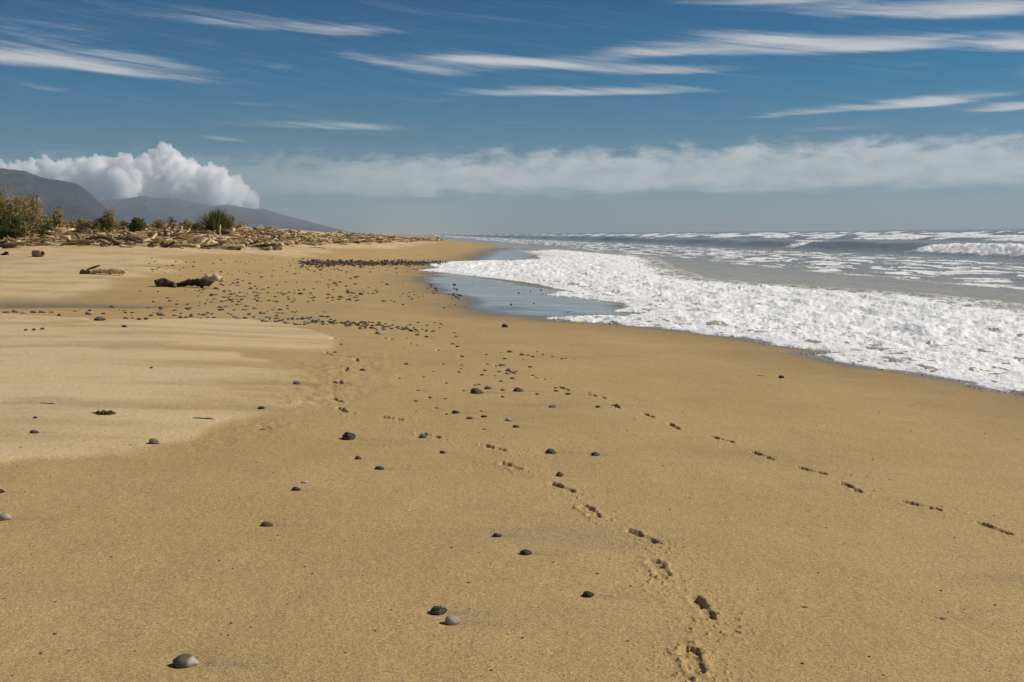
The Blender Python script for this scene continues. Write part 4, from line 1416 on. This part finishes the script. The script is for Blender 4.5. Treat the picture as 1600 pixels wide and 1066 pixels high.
# ------------------------------------------------------------------ plants on the berm
def leaf_material(name, c1, c2, c3):
    m, n, b = mat(name)
    t_ = n.attr('tone').outputs['Fac']
    c = n.mix(n.rng(t_, 0, .6), c1, c2)
    c = n.mix(n.rng(t_, .6, 1.0), c, c3)
    n.l.new(c, b.inputs['Base Color'])
    b.inputs['Roughness'].default_value = .6
    b.inputs['Specular IOR Level'].default_value = .2
    tr = n.new('ShaderNodeBsdfTranslucent'); n.l.new(c, tr.inputs[0])
    mx = n.new('ShaderNodeMixShader'); mx.inputs[0].default_value = .42
    out_ = n.n['Material Output']
    n.l.new(b.outputs[0], mx.inputs[1]); n.l.new(tr.outputs[0], mx.inputs[2]); n.l.new(mx.outputs[0], out_.inputs[0])
    return m


LEAF_DRY = leaf_material('dry_foliage', (.17, .13, .058), (.40, .31, .15), (.58, .47, .26))
LEAF_GREEN = leaf_material('green_foliage', (.045, .060, .016), (.115, .125, .036), (.22, .20, .07))
LEAF_MIX = leaf_material('olive_foliage', (.075, .075, .024), (.20, .18, .065), (.36, .30, .13))
LEAF_FLAX = leaf_material('flax_blade', (.060, .070, .020), (.150, .150, .048), (.34, .30, .13))


def ground_at(px, d):
    q = ray(px, 372)
    k = d / math.hypot(q.x, q.y)
    x, y = q.x * k, q.y * k
    return x, y, HB(x, y)


def shrub(px, d, top_py, wpx, label, cat, material, nleaf, nstem, seed, tuft=0.0):
    q = random.Random(seed)
    x, y, z = ground_at(px, d)
    hor = 372 - (px / 1600) * 15.2
    h = max(EYE + (hor - top_py) / FPX * d - z, .35)
    w = wpx * d / FPX
    root = empty('shrub', (x, y, z))
    S1, S2 = Soup(), Soup()
    tips = []
    for k in range(nstem):
        a = q.uniform(0, 6.283); lean = abs(q.gauss(0, .55))
        e = Vector((math.cos(a) * lean * w * .5, math.sin(a) * lean * w * .5, h * q.uniform(.55, 1.0) * (1 - .25 * lean)))
        m1 = e * .45 + Vector((q.gauss(0, .05), q.gauss(0, .05), .05 * h))
        v, f = tube([Vector((e.x * .05, e.y * .05, -.05)), m1, e], [.035, .022, .007], 5, seed + k)
        S1.add(v, f, q.uniform(-.2, .3))
        for t in np.linspace(.3, 1, 7):
            pnt = (m1 * (2 * t) if t < .5 else m1.lerp(e, (t - .5) * 2))
            tips.append((pnt, t))
            if q.random() < .6:
                d2 = Vector((q.gauss(0, 1), q.gauss(0, 1), q.gauss(.5, .7))).normalized() * h * q.uniform(.10, .24)
                v, f = tube([pnt, pnt + d2], [.012, .004], 4, seed + k)
                S1.add(v, f, q.uniform(-.2, .3))
                tips.append((pnt + d2, t)); tips.append((pnt + d2 * .6, t))
    for k in range(nleaf):
        c, t = q.choice(tips)
        c = c + Vector((q.gauss(0, .07), q.gauss(0, .07), q.gauss(0, .07))) * (.6 + h * .4)
        c.z = max(c.z, .02)
        s_ = q.uniform(.035, .085)
        nrm = Vector((q.gauss(0, 1), q.gauss(0, 1), q.gauss(0, 1))).normalized()
        u_ = nrm.orthogonal().normalized() * s_ * 1.6; w_ = nrm.cross(u_).normalized() * s_ * .55
        S2.add([c - u_, c - w_, c + u_, c + w_], [(0, 1, 2), (0, 2, 3)], min(1, max(0, q.gauss(.5, .25))))
    link('stem', S1.mesh('stem'), WOOD[1], root)
    link('foliage', S2.mesh('foliage', False), material, root)
    tag(root, label, cat, 'shrubs on the berm')


shrub(8, 72, 302, 36, 'tall straggly shrub with dark seed heads at the frame edge', 'shrub', LEAF_DRY, 1900, 22, 1)
shrub(32, 71, 309, 58, 'broad straw coloured bush, the biggest of the dry shrubs', 'shrub', LEAF_DRY, 3600, 44, 2)
shrub(54, 74, 306, 34, 'wispy dry shrub on the seaward side of the biggest bush', 'shrub', LEAF_DRY, 1500, 26, 3)
shrub(4, 68, 334, 50, 'dark green bush in front of the tall dry shrubs', 'bush', LEAF_GREEN, 2200, 26, 4)
shrub(30, 68, 342, 50, 'low green scrub under the broad dry bush', 'bush', LEAF_MIX, 1900, 24, 5)
shrub(72, 76, 342, 36, 'low dry shrub right of the tall dry bushes', 'shrub', LEAF_DRY, 1500, 24, 6)
shrub(92, 76, 328, 26, 'small round dry shrub standing behind the level pale log', 'shrub', LEAF_DRY, 1000, 16, 7)
shrub(75, 70, 347, 30, 'low green tuft below the level pale log', 'bush', LEAF_MIX, 1300, 18, 8)
shrub(128, 79, 344, 50, 'low spreading dry shrub between the round shrub and the tufted one', 'shrub', LEAF_DRY, 1800, 28, 9)
shrub(158, 78, 343, 50, 'olive low shrub at the foot of the tufted dry shrub', 'bush', LEAF_MIX, 1500, 26, 10)
shrub(172, 78, 325, 16, 'thin dry shrub with a brown tuft on top', 'shrub', LEAF_DRY, 700, 12, 11)
shrub(190, 80, 347, 34, 'dry grassy clump left of the rounded green bush', 'shrub', LEAF_DRY, 1200, 20, 12)
shrub(214, 76, 343, 30, 'rounded bright green bush behind the driftwood heap', 'bush', LEAF_GREEN, 3200, 30, 13)
shrub(250, 82, 347, 44, 'low mixed scrub right of the rounded green bush', 'bush', LEAF_DRY, 1400, 24, 14)
shrub(270, 83, 341, 9, 'small dark round topped shrub on the skyline', 'bush', LEAF_GREEN, 350, 10, 15)
shrub(292, 83, 346, 30, 'low dry shrub left of the flax bush', 'shrub', LEAF_DRY, 1000, 18, 16)
shrub(310, 82, 350, 30, 'green scrub at the foot of the flax bush', 'bush', LEAF_MIX, 1200, 18, 17)
shrub(360, 83, 338, 30, 'dry brown bush on the seaward side of the flax bush', 'shrub', LEAF_DRY, 1800, 24, 18)

q = random.Random(9)
x, y, z = ground_at(338, 78)
flax = empty('flax_bush', (x, y, z))
hfl = EYE + (368.8 - 327) / FPX * 78 - z
S_ = Soup()
for k in range(420):
    a = q.uniform(0, 6.283); lean = min(abs(q.gauss(0, .62)), 1.3)
    L = hfl * q.uniform(.75, 1.05) * (1 + .12 * lean)
    d = Vector((math.cos(a), math.sin(a), 0))
    sd_ = Vector((-d.y, d.x, 0))
    b0 = d * q.uniform(0, .35)
    rows_ = []
    for i in range(5):
        t = i / 4
        out_ = math.sin(lean * (.65 + .5 * t)) * L * t
        hh = math.cos(lean * (.65 + .5 * t)) * L * t
        c = b0 + d * out_ + Vector((0, 0, hh - .05))
        wd = .045 * (1 - t ** 2.2) + .004
        rows_ += [c - sd_ * wd, c + sd_ * wd]
    S_.add(rows_, [(2 * i, 2 * i + 1, 2 * i + 3) for i in range(4)] + [(2 * i, 2 * i + 3, 2 * i + 2) for i in range(4)], min(1, max(0, q.gauss(.5, .28))))
link('leaf_fan', S_.mesh('leaf_fan', False), LEAF_FLAX, flax)
S_ = Soup()
v, f = tube([(0, 0, -.1), (.02, .02, .12), (0, .01, .3)], [.42, .36, .2], 10, 5); S_.add(v, f, -.2)
link('base', S_.mesh('base'), WOOD[1], flax)
tag(flax, 'round spiky green flax bush standing above the driftwood', 'bush')

# dune grass between the logs
S_ = Soup()
for k in range(7000):
    px = q.choice([q.uniform(-200, 330), q.uniform(-200, 200), q.uniform(300, 470)])
    x, y, z = ground_at(px, q.uniform(62, 84) if px < 330 else q.uniform(74, 88))
    if z < 1.3: continue
    hgt_ = q.uniform(.12, .48) * (1 if px < 300 else .7)
    a = q.uniform(0, 6.28); le = q.gauss(0, .3)
    w_ = .018
    S_.add([(x - w_, y, z - .03), (x + w_, y, z - .03), (x + math.cos(a) * hgt_ * le + w_ * .4, y + math.sin(a) * hgt_ * le, z + hgt_)], [(0, 1, 2)], min(1, max(0, q.gauss(.62, .25))))
o = link('dune_grass', S_.mesh('dune_grass', False), LEAF_DRY)
tag(o, 'dry tufted grass growing through the driftwood', kind='stuff')

# ------------------------------------------------------------------ a gull over the far surf
d = ray(833, 347); d.normalize()
gp = d * 260; gp.z += EYE
bird = empty('bird', gp)
m_gull, n, b = mat('gull_feathers')
b.inputs['Base Color'].default_value = (.8, .8, .8, 1)
n.l.new(n.mix(n.noise(n.new('ShaderNodeTexCoord').outputs['Object'], 12, 3), (.72, .72, .72), (.85, .85, .85)), b.inputs['Base Color'])
S_ = Soup(); v, f = tube([(-.26, 0, 0), (-.15, 0, .0), (0, 0, -.01), (.14, 0, .01), (.22, 0, .02), (.27, 0, .015)], [.015, .055, .075, .06, .04, .01], 10, 3, .02); S_.add(v, f)
link('body', S_.mesh('body'), m_gull, bird)
for sgn in (-1, 1):
    pts = []
    for i, (yy, zz, c0, c1) in enumerate([(.04, .03, -.10, .12), (.25, .13, -.09, .13), (.48, .11, -.10, .08), (.68, .03, -.13, -.05), (.74, .0, -.15, -.11)]):
        pts += [(c0, sgn * yy, zz), (c1, sgn * yy, zz), (c1 * .5 + c0 * .5, sgn * yy, zz + .012)]
    F = []
    for i in range(4):
        a = 3 * i
        for u1, u2 in ((0, 1), (1, 2), (2, 0)):
            F += [(a + u1, a + u2, a + u2 + 3), (a + u1, a + u2 + 3, a + u1 + 3)]
    S_ = Soup(); S_.add(pts, F)
    link('wing', S_.mesh('wing'), m_gull, bird)
bird.rotation_euler = (.2, -.1, 2.7)
tag(bird, 'tiny white gull flying low over the far surf', 'bird')
